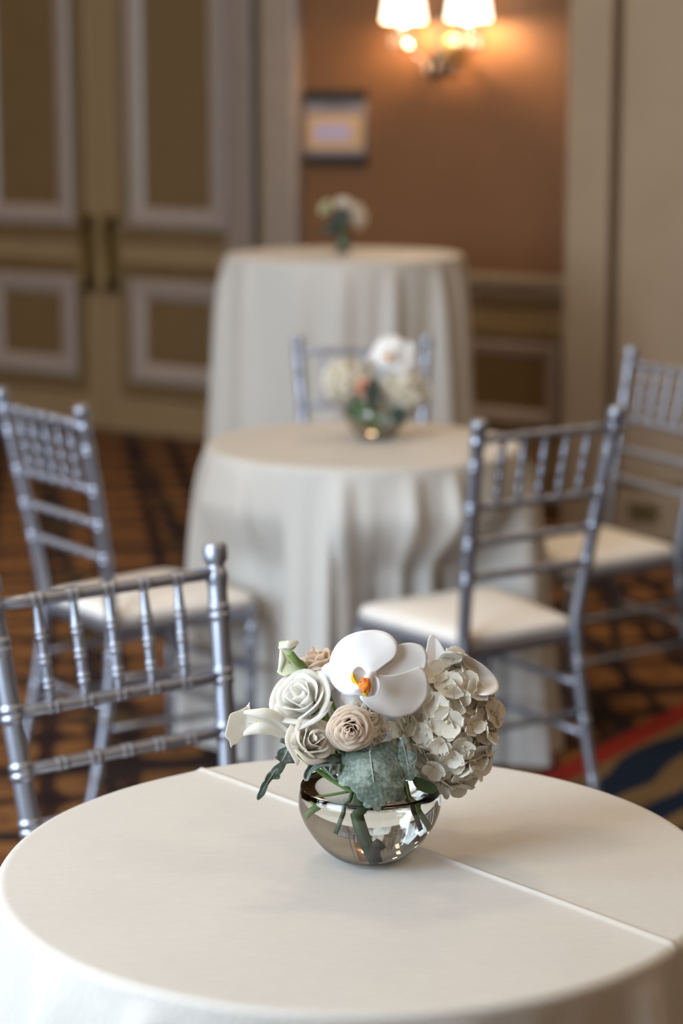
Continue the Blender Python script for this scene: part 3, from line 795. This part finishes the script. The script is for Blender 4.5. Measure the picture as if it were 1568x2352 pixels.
rose(Q(729, 1522, 0.012), UP*0.86 - XV*0.30 + NV*0.22, 44*px, 76*px, 18, 0.45, M['blush'], 'pale pink rose at the back of the near bouquet, left of the orchid', seed=18, stem_to=BL(-0.01, 0.02, 0.0735), wave=0.05)
rose(Q(668, 1700, 0.020), -XV*0.62 - UP*0.45 + NV*0.3, 26*px, 46*px, 11, 0.4, M['blush'], 'small blush rose bud peeking out beneath the left calla lily', seed=21, stem_to=BL(-0.025, 0.0, 0.0735), wave=0.06)

# --- orchids
def orchid(label, base=VB):
    o = root('orchid', label, 'orchid', 'white orchids', base)
    def dome(cx, cy, rad, n0, h, bend=(0, 0)):
        def f(x, y, t, ox, oy):
            d = math.hypot(x-cx, y-cy)/rad
            return n0 + h*(d**1.6) + bend[0]*(x-cx)/rad + bend[1]*(y-cy)/rad + 0.0012*math.sin(x*0.07+1)*t*t + 0.001*math.sin(y*0.09)*t*t
        return f
    # sepals lie behind, the two broad petals in front
    blade('sepal', [(862, 1550), (872, 1532), (893, 1500), (915, 1481), (942, 1476), (968, 1483), (980, 1502), (980, 1526), (968, 1545), (920, 1556), (880, 1558)], [(925, 1520)], dome(866, 1550, 115, 0.058, -0.006), M['white'], o)
    blade('sepal', [(850, 1552), (830, 1528), (790, 1516), (750, 1524), (737, 1542), (750, 1566), (800, 1580), (840, 1566)], [(795, 1548)], dome(852, 1555, 115, 0.056, -0.010), M['white'], o)
    blade('sepal', [(846, 1562), (862, 1578), (858, 1612), (832, 1626), (800, 1624), (782, 1606), (790, 1584), (820, 1566)], [(824, 1596)], dome(852, 1558, 85, 0.056, -0.004), M['white'], o)
    blade('petal', [(858, 1548), (882, 1528), (906, 1510), (914, 1490), (908, 1470), (890, 1454), (862, 1447), (828, 1450), (796, 1461), (772, 1482), (758, 1512), (755, 1542), (761, 1566), (776, 1585), (796, 1597), (822, 1596), (844, 1578), (854, 1560)], [(828, 1526)], dome(856, 1550, 112, 0.070, -0.014, (0.002, 0.004)), M['white'], o, rings=12)
    blade('petal', [(864, 1552), (884, 1551), (910, 1549), (940, 1540), (964, 1532), (978, 1545), (984, 1570), (982, 1596), (970, 1618), (948, 1638), (912, 1647), (880, 1643), (856, 1632), (836, 1614), (826, 1600), (846, 1586), (858, 1568)], [(910, 1592)], dome(866, 1554, 120, 0.068, -0.013, (-0.002, 0.003)), M['white'], o, rings=12)
    # column and lip
    wobj('column', *tube_mesh(catmull([Q(858, 1549, 0.070), Q(852, 1550, 0.080), Q(846, 1556, 0.085), Q(843, 1563, 0.083)], 4), [0.0035]*4+[0.0042]*4+[0.0044]*4+[0.002], 12), M['white'], o)
    lip = blade('lip', [(848, 1572), (856, 1590), (848, 1600), (834, 1598), (816, 1596), (798, 1592), (794, 1582), (806, 1572), (826, 1568)], [(842, 1576), (815, 1585)], lambda x, y, t, ox, oy: 0.084 + 0.006*math.sin((x-790)*0.05) - 0.003*t, M['white'], o)
    blade('lip_lobe', [(844, 1558), (836, 1540), (824, 1531), (812, 1537), (807, 1550), (810, 1566), (820, 1572), (834, 1566)], [(824, 1552)], lambda x, y, t, ox, oy: 0.079 + 0.008*((840-x)/35)**1.2 if x < 840 else 0.079, M['white'], o, lip)
    blade('lip_lobe', [(852, 1560), (860, 1552), (870, 1562), (872, 1580), (866, 1598), (856, 1602), (850, 1588)], [(860, 1578)], lambda x, y, t, ox, oy: 0.080 + 0.006*((x-852)/20), M['white'], o, lip)
    blade('lip_edge', [(811, 1546), (806, 1552), (808, 1564), (818, 1574), (828, 1580), (822, 1566), (816, 1556)], [(810, 1554), (822, 1573)], lambda x, y, t, ox, oy: 0.0885 - 0.002*t, M['yellow'], o, lip)
    blade('lip_edge', [(832, 1590), (840, 1589), (850, 1585), (845, 1592), (842, 1600), (836, 1597)], [(836, 1592), (845, 1588)], lambda x, y, t, ox, oy: 0.0895 - 0.002*t, M['yellow'], o, lip)
    # bumpy orange callus
    def cal(u, v):
        t = 2*PI*u; e = PI*v
        r = 1 + 0.22*math.sin(4*t)*math.sin(3*e)
        return Q(838, 1574, 0.089) + XV*(0.0062*r*math.sin(e)*math.cos(t)) + UP*(0.0072*r*math.cos(e)) + NV*(0.0035*r*math.sin(e)*math.sin(t))
    wobj('callus', *grid(18, 10, cal, wrap=True), M['orange'], o, lip)
    for k in range(4):
        a = Q(834 - 2*k, 1567 - 0.5*k, 0.091); b_ = Q(826 - 2*k + 3, 1558 + 3*k, 0.0905)
        wobj('lip_stripe', *tube_mesh([a, a.lerp(b_, 0.5), b_], [0.0006, 0.0006, 0.0003], 6), M['orange'], o, lip)
    stem(o, [Q(860, 1552, 0.064), Q(866, 1580, 0.03), Q(858, 1700, 0.01), BL(0.004, 0.004, 0.074)], 0.0016, 0.0022, M['stem'])
    return o
orch = orchid('large white orchid with orange lip crowning the near bouquet')
def orchid_side():
    o = root('orchid', 'second white orchid seen from behind, above the near hydrangea', 'orchid', 'white orchids')
    blade('petal', [(1012, 1505), (1028, 1497), (1058, 1502), (1092, 1516), (1122, 1538), (1141, 1562), (1145, 1582), (1132, 1594), (1106, 1597), (1080, 1592), (1046, 1572), (1020, 1535)], [(1080, 1550)], lambda x, y, t, ox, oy: 0.006 + 0.00006*(x-1012) + 0.0025*t*t*math.sin(ox*0.08) + 0.000012*(y-1545)**2, M['white'], o)
    blade('sepal', [(978, 1510), (980, 1484), (984, 1464), (991, 1458), (1002, 1465), (1014, 1482), (1024, 1502), (1030, 1530), (1000, 1532)], [(1000, 1502)], lambda x, y, t, ox, oy: 0.012 - 0.00010*(1530-y) + 0.003*abs(x-1000)/25, M['white'], o)
    blade('petal', [(1006, 1520), (985, 1500), (960, 1502), (948, 1525), (962, 1550), (990, 1548)], [(1004, 1522), (970, 1525)], lambda x, y, t, ox, oy: 0.000 - 0.010*t, M['white'], o)
    blade('sepal', [(1010, 1522), (1030, 1545), (1035, 1585), (1020, 1600), (1000, 1585), (998, 1545)], [(1010, 1525), (1018, 1580)], lambda x, y, t, ox, oy: -0.006 - 0.008*t, M['white'], o)
    stem(o, [Q(1010, 1520, 0.004), Q(1000, 1560, -0.02), Q(900, 1720, -0.005), BL(0.012, 0.012, 0.074)], 0.0016, 0.0022, M['stem'])
orchid_side()

# --- hydrangeas
def floret_petal(seed):
    rg = random.Random(seed); p = rg.uniform(0, 6)
    def fn(s, v):
        u = s*2-1
        w_ = 0.0090*(math.sqrt(max(0.0, 1 - ((v-0.56)/0.445)**2)) if v > 0.56 else 0.22 + 0.78*math.sin(v/0.56*PI/2))
        if v > 0.999: w_ = 0.0012
        return (0.0010 + 0.0152*v*(1 - 0.06*u*u), u*w_, 0.0042*v*v*rg_amp(p) + 0.0016*u*u*v + 0.0007*math.sin(4*u+p)*v*v)
    def rg_amp(q): return 0.75 + 0.6*math.sin(q)
    v, f = grid(6, 9, fn)
    me = bpy.data.meshes.new('petal'); me.from_pydata([tuple(x) for x in v], [], f); me.materials.append(M['hyd'])
    me.polygons.foreach_set('use_smooth', [True]*len(me.polygons)); return me
FP = [floret_petal(s) for s in range(5)]
def bead_mesh():
    v, f = lathe_mesh([(0.0004, -0.006), (0.0010, -0.004), (0.0012, 0.0), (0.0019, 0.0006), (0.0016, 0.0018), (0.0003, 0.0023)], 8)
    me = bpy.data.meshes.new('floret'); me.from_pydata([tuple(x) for x in v], [], f); me.materials.append(M['hydd']); return me
BEAD = bead_mesh()
def flat_floret():
    vs_, fs = [], []
    for q in range(4):
        me = FP[q]; rz = Matrix.Rotation(q*PI/2, 3, 'Z'); b0 = len(vs_)
        vs_ += [rz @ v.co for v in me.vertices]; fs += [tuple(b0+i for i in p.vertices) for p in me.polygons]
    n_in = []
    me = bpy.data.meshes.new('floret'); me.from_pydata([tuple(x) for x in vs_], [], fs); me.materials.append(M['hyd']); return me
FLAT = flat_floret()
def hydrangea(center, rx, ry, rz, n, label, base=VB, fine=True, seed=4, scale=1.0, m=None, stem_to=None, group='hydrangea heads'):
    rg = random.Random(seed)
    h = root('hydrangea', label, 'hydrangea', group, base)
    def core(u, v):
        t, e = 2*PI*u, PI*v
        return center + XV*(rx*0.86*math.sin(e)*math.cos(t)) + NV*(ry*0.86*math.sin(e)*math.sin(t)) + UP*(rz*0.86*math.cos(e))
    wobj('flower_core', *grid(20, 14, core, wrap=True), m or M['hydc'], h)
    for i in range(n):
        zc = 1 - 2*(i+0.5)/n; rr = math.sqrt(1-zc*zc); t = i*2.39996
        d = Vector((rr*math.cos(t), rr*math.sin(t), zc))
        d = (d + Vector((rg.uniform(-1, 1), rg.uniform(-1, 1), rg.uniform(-1, 1)))*0.10).normalized()
        k = rg.uniform(0.93, 1.06)
        p = center + XV*(d.x*rx*k) + NV*(-d.y*ry*k) + UP*(d.z*rz*k)
        nn = (XV*(d.x/rx) + NV*(-d.y/ry) + UP*(d.z/rz)).normalized()
        nn = (nn + Vector((rg.uniform(-1, 1), rg.uniform(-1, 1), rg.uniform(-1, 1)))*0.34).normalized()
        rot = nn.to_track_quat('Z', 'Y').to_matrix() @ Matrix.Rotation(rg.uniform(0, 6.28), 3, 'Z')
        s = rg.uniform(0.86, 1.16)*scale
        fo = bpy.data.objects.new('floret', BEAD if fine else FLAT); col.objects.link(fo); fo.parent = h
        fo.matrix_local = Matrix.Translation(p - h.location) @ rot.to_4x4() @ Matrix.Scale(s, 4)
        if fine:
            for q in range(4):
                po = bpy.data.objects.new('petal', FP[rg.randrange(5)]); col.objects.link(po); po.parent = fo
                po.rotation_euler = (rg.uniform(-0.16, 0.16), rg.uniform(-0.45, 0.22), q*PI/2 + rg.uniform(-0.14, 0.14))
    if fine:                                               # the small florets deep between the large ones
        vs_, fs = [], []
        for i in range(110):
            zc = 1 - 2*(i+0.5)/110; rr = math.sqrt(1-zc*zc); t = i*2.39996 + 1.3
            d = Vector((rr*math.cos(t), rr*math.sin(t), zc))
            p = center + XV*(d.x*rx*0.93) + NV*(-d.y*ry*0.93) + UP*(d.z*rz*0.93)
            nn = (XV*(d.x/rx) + NV*(-d.y/ry) + UP*(d.z/rz)).normalized()
            nn = (nn + Vector((rg.uniform(-1, 1), rg.uniform(-1, 1), rg.uniform(-1, 1)))*0.5).normalized()
            rot = nn.to_track_quat('Z', 'Y').to_matrix() @ Matrix.Rotation(rg.uniform(0, 6.28), 3, 'Z')
            b0 = len(vs_); s = rg.uniform(0.65, 0.9)
            vs_ += [p + rot @ (v.co*s) for v in FLAT.vertices]; fs += [tuple(b0+j for j in q.vertices) for q in FLAT.polygons]
        wobj('inner_florets', vs_, fs, M['hyd'], h)['kind'] = 'stuff'
    if stem_to is not None:
        stem(h, [center - UP*rz*0.6, center*0.5 + stem_to*0.5 + XV*0.004, stem_to], 0.004, 0.0042, M['stem'])
    return h
hydrangea(Q(1028, 1662, 0.004), 0.0475, 0.050, 0.066, 74, 'large cream hydrangea head on the right of the near bouquet', stem_to=BL(0.052, -0.008, 0.0735))

# --- calla lilies
def calla(label, out, rib, nf, m, rolls, stem_pts, spadix):
    c = root('calla_lily', label, 'calla lily', 'calla lilies')
    sp = blade('spathe', out, rib, nf, m, c, None, 12, 5, 0.0009)
    for pts, r0, r1, r2, rm in rolls:                     # rolled edges and throat of the spathe
        pp = catmull(pts, 6); k = len(pp)-1
        wobj('rolled_edge', *tube_mesh(pp, [r0 + (r1-r0)*min(1, 2*i/k) if i/k < 0.5 else r1 + (r2-r1)*(2*i/k-1) for i in range(k+1)], 12), rm, c, sp)
    wobj('spadix', *tube_mesh(catmull(spadix, 4), [0.0022]*(4*(len(spadix)-1)) + [0.001], 10), M['yellow'], c)
    stem(c, stem_pts, 0.0040, 0.0045, M['stem'])
calla('white calla lily reaching out past the left of the near bouquet',
      [(573, 1612), (566, 1622), (548, 1632), (529, 1640), (522, 1664), (517, 1690), (526, 1702), (530, 1717), (535, 1711), (548, 1706), (557, 1694), (572, 1688), (600, 1687), (640, 1690), (668, 1702), (672, 1684), (650, 1664), (628, 1640), (600, 1632), (577, 1630), (572, 1624)],
      [(668, 1692), (620, 1668), (575, 1662), (545, 1664)],
      lambda x, y, t, ox, oy: 0.046 + (0.012*math.sqrt(max(0.0, 1 - ((y-1662)/40.0)**2)) if x > 565 else 0.012*math.sqrt(max(0.0, 1 - ((y-1662)/60.0)**2)) + 0.00022*(565-x)) - 0.00006*max(0, x-600), M['calla'],
      [([Q(560, 1636, 0.062), Q(590, 1637, 0.063), Q(625, 1642, 0.058), Q(660, 1668, 0.046)], 0.0015, 0.0058, 0.0046, M['calla']),
       ([Q(556, 1690, 0.056), Q(580, 1676, 0.060), Q(615, 1672, 0.058), Q(664, 1692, 0.045)], 0.0012, 0.0066, 0.0050, M['calla'])],
      [Q(662, 1686, 0.042), Q(700, 1705, 0.025), Q(770, 1790, 0.0), BL(-0.010, 0.0, 0.074)],
      [Q(640, 1664, 0.048), Q(605, 1658, 0.054), Q(585, 1657, 0.057)])
calla('small greenish calla lily at the upper left of the near bouquet',
      [(640, 1477), (650, 1472), (668, 1472), (682, 1475), (678, 1487), (668, 1500), (680, 1520), (696, 1538), (688, 1553), (668, 1548), (652, 1553), (637, 1544), (642, 1530), (644, 1505)],
      [(690, 1542), (664, 1522), (656, 1490)],
      lambda x, y, t, ox, oy: 0.020 + 0.009*math.sqrt(max(0.0, 1 - ((x-(655 + max(0, y-1505)*0.35))/30.0)**2)), M['callag'],
      [([Q(642, 1488, 0.026), Q(655, 1482, 0.033), Q(668, 1480, 0.033), Q(682, 1476, 0.024)], 0.0018, 0.0046, 0.0022, M['calla']),
       ([Q(645, 1494, 0.028), Q(646, 1515, 0.031), Q(640, 1543, 0.028)], 0.0014, 0.0028, 0.0010, M['calla'])],
      [Q(666, 1500, 0.034), Q(682, 1520, 0.033), Q(704, 1548, 0.024), Q(790, 1740, 0.0), BL(-0.004, 0.008, 0.074)],
      [Q(668, 1508, 0.022), Q(662, 1530, 0.020), Q(658, 1545, 0.020)])

# --- dusty miller leaves
LG = 'felted grey-green leaves in the near bouquet'
def felt_leaf(label, pts, rib, nfun, ribs, stem_pts):
    o = root('dusty_miller_leaf', label, 'leaf', LG)
    def nf(x, y, t, ox, oy):
        pk = 0.0026*noise.noise(Vector((x*0.035, y*0.035, 0.3)))*(0.3+t) + 0.0006*noise.noise(Vector((x*0.14, y*0.14, 1.7)))
        return nfun(x, y, t) + pk
    b = blade('leaf_blade', pts, rib, nf, M['felt'], o, None, 14, 8, 0.0012, None, 7.0)
    for r_ in ribs:
        pp = [Q(x, y, nf(x, y, 0.3, x, y) + 0.0007) for x, y in r_]
        pp = catmull(pp, 5); k = len(pp)
        wobj('leaf_rib', *tube_mesh(pp, [(0.0008 if len(r_) > 3 else 0.00045)*(1 - 0.75*i/(k-1)) for i in range(k)], 6), M['rib'], o, b)
    stem(o, stem_pts, 0.0014, 0.0014, M['rib'])
felt_leaf('broad grey-green felted leaf hanging over the front of the near bowl',
    [(852, 1722), (870, 1708), (893, 1703), (912, 1695), (922, 1703), (919, 1720), (931, 1735), (925, 1752), (932, 1771), (922, 1781), (930, 1796), (925, 1811), (930, 1829), (920, 1841), (905, 1838), (894, 1824), (888, 1819), (885, 1842), (872, 1861), (859, 1859), (838, 1852), (826, 1836), (813, 1820), (804, 1807), (786, 1805), (774, 1793), (779, 1781), (774, 1770), (787, 1759), (780, 1747), (771, 1737), (786, 1728), (810, 1732), (834, 1730)],
    [(850, 1728), (854, 1760), (858, 1795), (864, 1836)], lambda x, y, t: 0.060 + 0.030*max(0, min(1, (y-1700)/110)) - 0.000006*(x-856)**2*0.5,
    [[(849, 1728), (853, 1758), (858, 1795), (864, 1845)], [(854, 1765), (875, 1778), (905, 1800)], [(855, 1775), (835, 1795), (812, 1808)]],
    [Q(850, 1728, 0.068), Q(852, 1715, 0.05), Q(852, 1745, 0.02), BL(0.004, -0.01, 0.074)])
felt_leaf('narrow ragged grey-green leaf hanging out over the left of the near bowl',
    [(664, 1690), (650, 1694), (640, 1702), (656, 1712), (640, 1724), (632, 1740), (644, 1748), (622, 1768), (604, 1796), (590, 1830), (595, 1837), (610, 1820), (616, 1802), (626, 1790), (641, 1787), (650, 1766), (662, 1753), (678, 1751), (676, 1740), (664, 1722), (670, 1700)],
    [(666, 1698), (655, 1735), (628, 1775), (594, 1830)], lambda x, y, t: 0.045 + 0.00004*(700-x) + 0.004*math.sin((x+y)*0.03),
    [[(667, 1698), (655, 1735), (628, 1775), (597, 1825)]], [Q(667, 1698, 0.045), Q(690, 1700, 0.035), Q(760, 1780, 0.02), BL(-0.02, -0.01, 0.074)])
felt_leaf('curled pale grey leaf lying across the left of the near bowl rim',
    [(697, 1788), (702, 1768), (718, 1748), (744, 1738), (768, 1734), (784, 1742), (781, 1757), (775, 1775), (766, 1781), (757, 1772), (762, 1763), (750, 1759), (734, 1764), (718, 1772), (707, 1792)],
    [(782, 1748), (745, 1750), (716, 1764), (702, 1786)], lambda x, y, t: 0.058 + 0.007*math.sin((x-700)*0.035) + 0.006*t*(1 if y > 1755 else -1),
    [[(780, 1748), (745, 1750), (716, 1764), (704, 1784)]], [Q(782, 1748, 0.058), Q(800, 1750, 0.045), Q(820, 1780, 0.01), BL(-0.008, -0.012, 0.074)])
felt_leaf('shadowed grey-green leaf between the broad leaf and the hydrangea',
    [(924, 1694), (935, 1699), (934, 1722), (950, 1728), (958, 1745), (951, 1764), (951, 1786), (940, 1794), (929, 1788), (918, 1768), (915, 1735), (916, 1710)],
    [(924, 1702), (933, 1740), (940, 1784)], lambda x, y, t: 0.060 + 0.006*max(0, (y-1700)/90), [[(924, 1702), (933, 1740), (940, 1784)]],
    [Q(924, 1702, 0.060), Q(915, 1700, 0.045), Q(890, 1760, 0.01), BL(0.012, -0.012, 0.074)])
felt_leaf('dark grey-green leaf under the blush roses of the near bouquet',
    [(775, 1712), (792, 1706), (815, 1712), (838, 1720), (850, 1732), (835, 1744), (805, 1742), (785, 1733)],
    [(848, 1730), (780, 1716)], lambda x, y, t: 0.054 + 0.004*t, [[(848, 1730), (815, 1726), (782, 1717)]],
    [Q(848, 1730, 0.054), Q(855, 1735, 0.04), Q(855, 1770, 0.01), BL(0.002, -0.006, 0.074)])
gl = root('rose_leaf', 'smooth green leaf below the hydrangea inside the near bowl rim', 'leaf')
blade('leaf_blade', [(948, 1785), (972, 1790), (994, 1800), (1004, 1814), (990, 1824), (968, 1818), (952, 1804)], [(950, 1790), (998, 1815)], lambda x, y, t, ox, oy: 0.030 + 0.002*t, M['leafg'], gl)
stem(gl, [Q(950, 1790, 0.030), Q(930, 1790, 0.02), BL(0.03, -0.01, 0.055)], 0.001, 0.001, M['stem'])

# --- cut stems that stand in the water
def cut_stem(label, pts, r0, r1, m, knob=None, name='cut_stem'):
    o = root(name, label, 'stem', 'stems in the near bowl')
    s = stem(o, pts, r0, r1, m, 'stalk', 10)
    if knob: stem(o, knob, r1*1.1, r1*0.6, M['twig'], 'twig', 8)
cut_stem('thick dark green stem with a brown twig in the middle of the near bowl', [Q(835, 1790, 0.015), BL(-0.012, -0.025, 0.060), BL(-0.004, -0.030, 0.035), BL(0.006, -0.022, 0.0095)], 0.0058, 0.0062, M['stemd'],
         [BL(0.010, -0.038, 0.034), BL(0.004, -0.036, 0.027), BL(0.006, -0.030, 0.016), BL(0.008, -0.026, 0.011)])
cut_stem('thin green stem slanting to the left in the near bowl', [Q(815, 1790, 0.03), BL(-0.022, -0.046, 0.0735), BL(-0.034, -0.050, 0.044)], 0.0022, 0.0024, M['stemd'])
cut_stem('dark brown twig slanting to the right in the near bowl', [Q(925, 1800, 0.03), BL(0.038, -0.042, 0.0735), BL(0.050, -0.040, 0.044)], 0.0024, 0.0027, M['twig'])
cut_stem('bright green stem at the right side of the near bowl', [Q(930, 1795, 0.02), BL(0.044, -0.030, 0.062), BL(0.060, -0.024, 0.040)], 0.0030, 0.0032, M['stem'])
cut_stem('green stem lying under the water surface at the left of the near bowl', [Q(850, 1790, 0.0), BL(-0.02, -0.012, 0.0735), BL(-0.058, -0.010, 0.050)], 0.0030, 0.0032, M['stem'])

# ================================================================== FLOWERS ON THE FURTHER TABLES
B2 = Vector((0.083, 5.10, ZT + 0.0012))
make_bowl(B2, 'clear glass bowl of flowers standing on the low table', 'glass flower bowls')
def at2(dx, dy, dz): return B2 + Vector((dx, dy, dz))
hydrangea(at2(-0.070, 0.0, 0.140), 0.056, 0.050, 0.050, 46, 'cream hydrangea head on the left of the low table bouquet', B2, False, 9, 1.0, None, at2(-0.01, 0, 0.04))
hydrangea(at2(0.066, 0.0, 0.120), 0.056, 0.050, 0.050, 46, 'greenish white hydrangea head on the right of the low table bouquet', B2, False, 10, 1.0, None, at2(0.01, 0, 0.04))
rose(at2(-0.030, -0.048, 0.132), Vector((-0.1, -0.9, 0.3)), 0.021, 0.03, 16, 0.5, M['peach'], 'peach rose at the front of the low table bouquet', seed=31, base=B2, stem_to=at2(0, 0, 0.03))
rose(at2(-0.095, -0.02, 0.118), Vector((-0.6, -0.7, 0.2)), 0.022, 0.032, 14, 0.5, M['cream'], 'cream rose at the far left of the low table bouquet', seed=33, base=B2, stem_to=at2(-0.01, 0, 0.03))
o2 = copy_tree(orch); o2.location = B2 + Vector((0.036, 0.0, 0.0))
o2['label'] = 'white orchid on top of the low table bouquet'
rose(at2(0.010, 0.02, 0.195), Vector((0.0, -0.5, 0.8)), 0.030, 0.036, 14, 0.6, M['ivory'], 'white rose at the top of the low table bouquet', seed=35, base=B2, stem_to=at2(0, 0, 0.03))
def leaf3(base, name, label, center, L, W_, direc, up, m, group='leaves in the far bouquets'):
    o = root(name, label, 'leaf', group, base)
    d = direc.normalized(); s = d.cross(up).normalized(); n = s.cross(d)
    def fn(u, v):
        q = u*2-1; w_ = W_*0.5*math.sin(PI*min(1, 0.06+0.92*v))**0.8*(1 + 0.12*math.sin(16*v))
        return center + d*(L*(v-0.1)) + s*(w_*q) + n*(0.12*L*q*q*0.4 - 0.25*L*v*v)
    wobj('leaf_blade', *grid(8, 18, fn), m, o, None, 0.0012)
    wobj('leaf_rib', *tube_mesh([center + d*(L*(v-0.1)) - n*(0.25*L*v*v) + n*0.0008 for v in (0, 0.25, 0.5, 0.75, 0.95)], [0.0014, 0.0012, 0.001, 0.0008, 0.0003], 6), m, o)
    return o
leaf3(B2, 'leaf', 'dark upright leaf hanging down the middle of the low table bouquet', at2(-0.008, -0.066, 0.150), 0.075, 0.036, Vector((0.0, -0.15, -1)), Vector((0, -1, 0)), M['leafd'])
leaf3(B2, 'leaf', 'dark green leaf at the right of the low table bowl', at2(0.052, -0.076, 0.085), 0.046, 0.042, Vector((0.2, -0.2, -1)), Vector((0, -1, 0)), M['leafd'])
leaf3(B2, 'leaf', 'green leaf over the left rim of the low table bowl', at2(-0.045, -0.068, 0.100), 0.05, 0.032, Vector((-0.25, -0.2, -1)), Vector((0, -1, 0)), M['leafg'])
def cut2(label, a, b, r):
    o = root('cut_stem', label, 'stem', 'stems in the low table bowl', B2); stem(o, [a, (a+b)/2, b], r, r, M['stem'], 'stalk')
cut2('green stem in the middle of the low table bowl', at2(0.0, -0.03, 0.09), at2(0.004, -0.03, 0.012), 0.006)
cut2('green stem slanting left in the low table bowl', at2(-0.02, -0.03, 0.09), at2(-0.042, -0.03, 0.035), 0.004)

# --- bud vase on the tall table
B3 = Vector((0.004, 7.235, ZT3 + 0.001))
bv = root('bud_vase', 'small clear bud vase with green stems on the tall table', 'vase', None, B3)
solid(obj('vase_body', *lathe_mesh([(0.0, 0), (0.024, 0), (0.026, 0.004), (0.026, 0.072), (0.0245, 0.074), (0.0235, 0.072), (0.0235, 0.006), (0.0, 0.005)], 32), M['glass'], bv))
solid(obj('water', *lathe_mesh([(0.0, 0.045), (0.0232, 0.045), (0.0237, 0.044), (0.0237, 0.0055), (0.0, 0.0048)], 32), M['water'], bv))
def at3(dx, dy, dz): return B3 + Vector((dx, dy, dz))
rose(at3(0.056, -0.01, 0.125), Vector((0.75, -0.5, 0.1)), 0.038, 0.052, 16, 0.5, M['cream'], 'cream rose leaning right in the bud vase on the tall table', seed=41, base=B3, stem_to=at3(0.004, 0, 0.01))
rose(at3(0.005, 0.0, 0.165), Vector((0.1, -0.6, 0.8)), 0.032, 0.042, 16, 0.55, M['ivory'], 'white rose at the top of the bud vase on the tall table', seed=43, base=B3, stem_to=at3(0, 0, 0.012))
rose(at3(-0.058, 0.0, 0.155), Vector((-0.6, -0.4, 0.6)), 0.024, 0.042, 12, 0.3, M['callag'], 'yellow-green flower leaning left in the bud vase on the tall table', seed=45, base=B3, stem_to=at3(-0.004, 0, 0.012))
leaf3(B3, 'leaf', 'dark leaf in front of the flowers in the tall table bud vase', at3(0.004, -0.045, 0.150), 0.085, 0.058, Vector((-0.35, -0.2, -1)), Vector((0, -1, 0.1)), M['leafd'])
leaf3(B3, 'leaf', 'dark leaf spreading left from the tall table bud vase', at3(-0.008, -0.04, 0.098), 0.085, 0.046, Vector((-1, -0.2, -0.30)), Vector((0, -0.8, 0.6)), M['leafd'])
for i, (dx, r) in enumerate(((-0.008, 0.005), (0.008, 0.005), (0.0, 0.006))):
    o = root('cut_stem', ('left', 'right', 'front')[i] + ' green stem standing in the bud vase on the tall table', 'stem', 'stems in the bud vase', B3)
    stem(o, [at3(dx*1.2, -0.008 if i == 2 else 0.006, 0.095), at3(dx, -0.006 if i == 2 else 0.006, 0.05), at3(dx, -0.006 if i == 2 else 0.006, 0.008)], r, r, M['stem'], 'stalk')
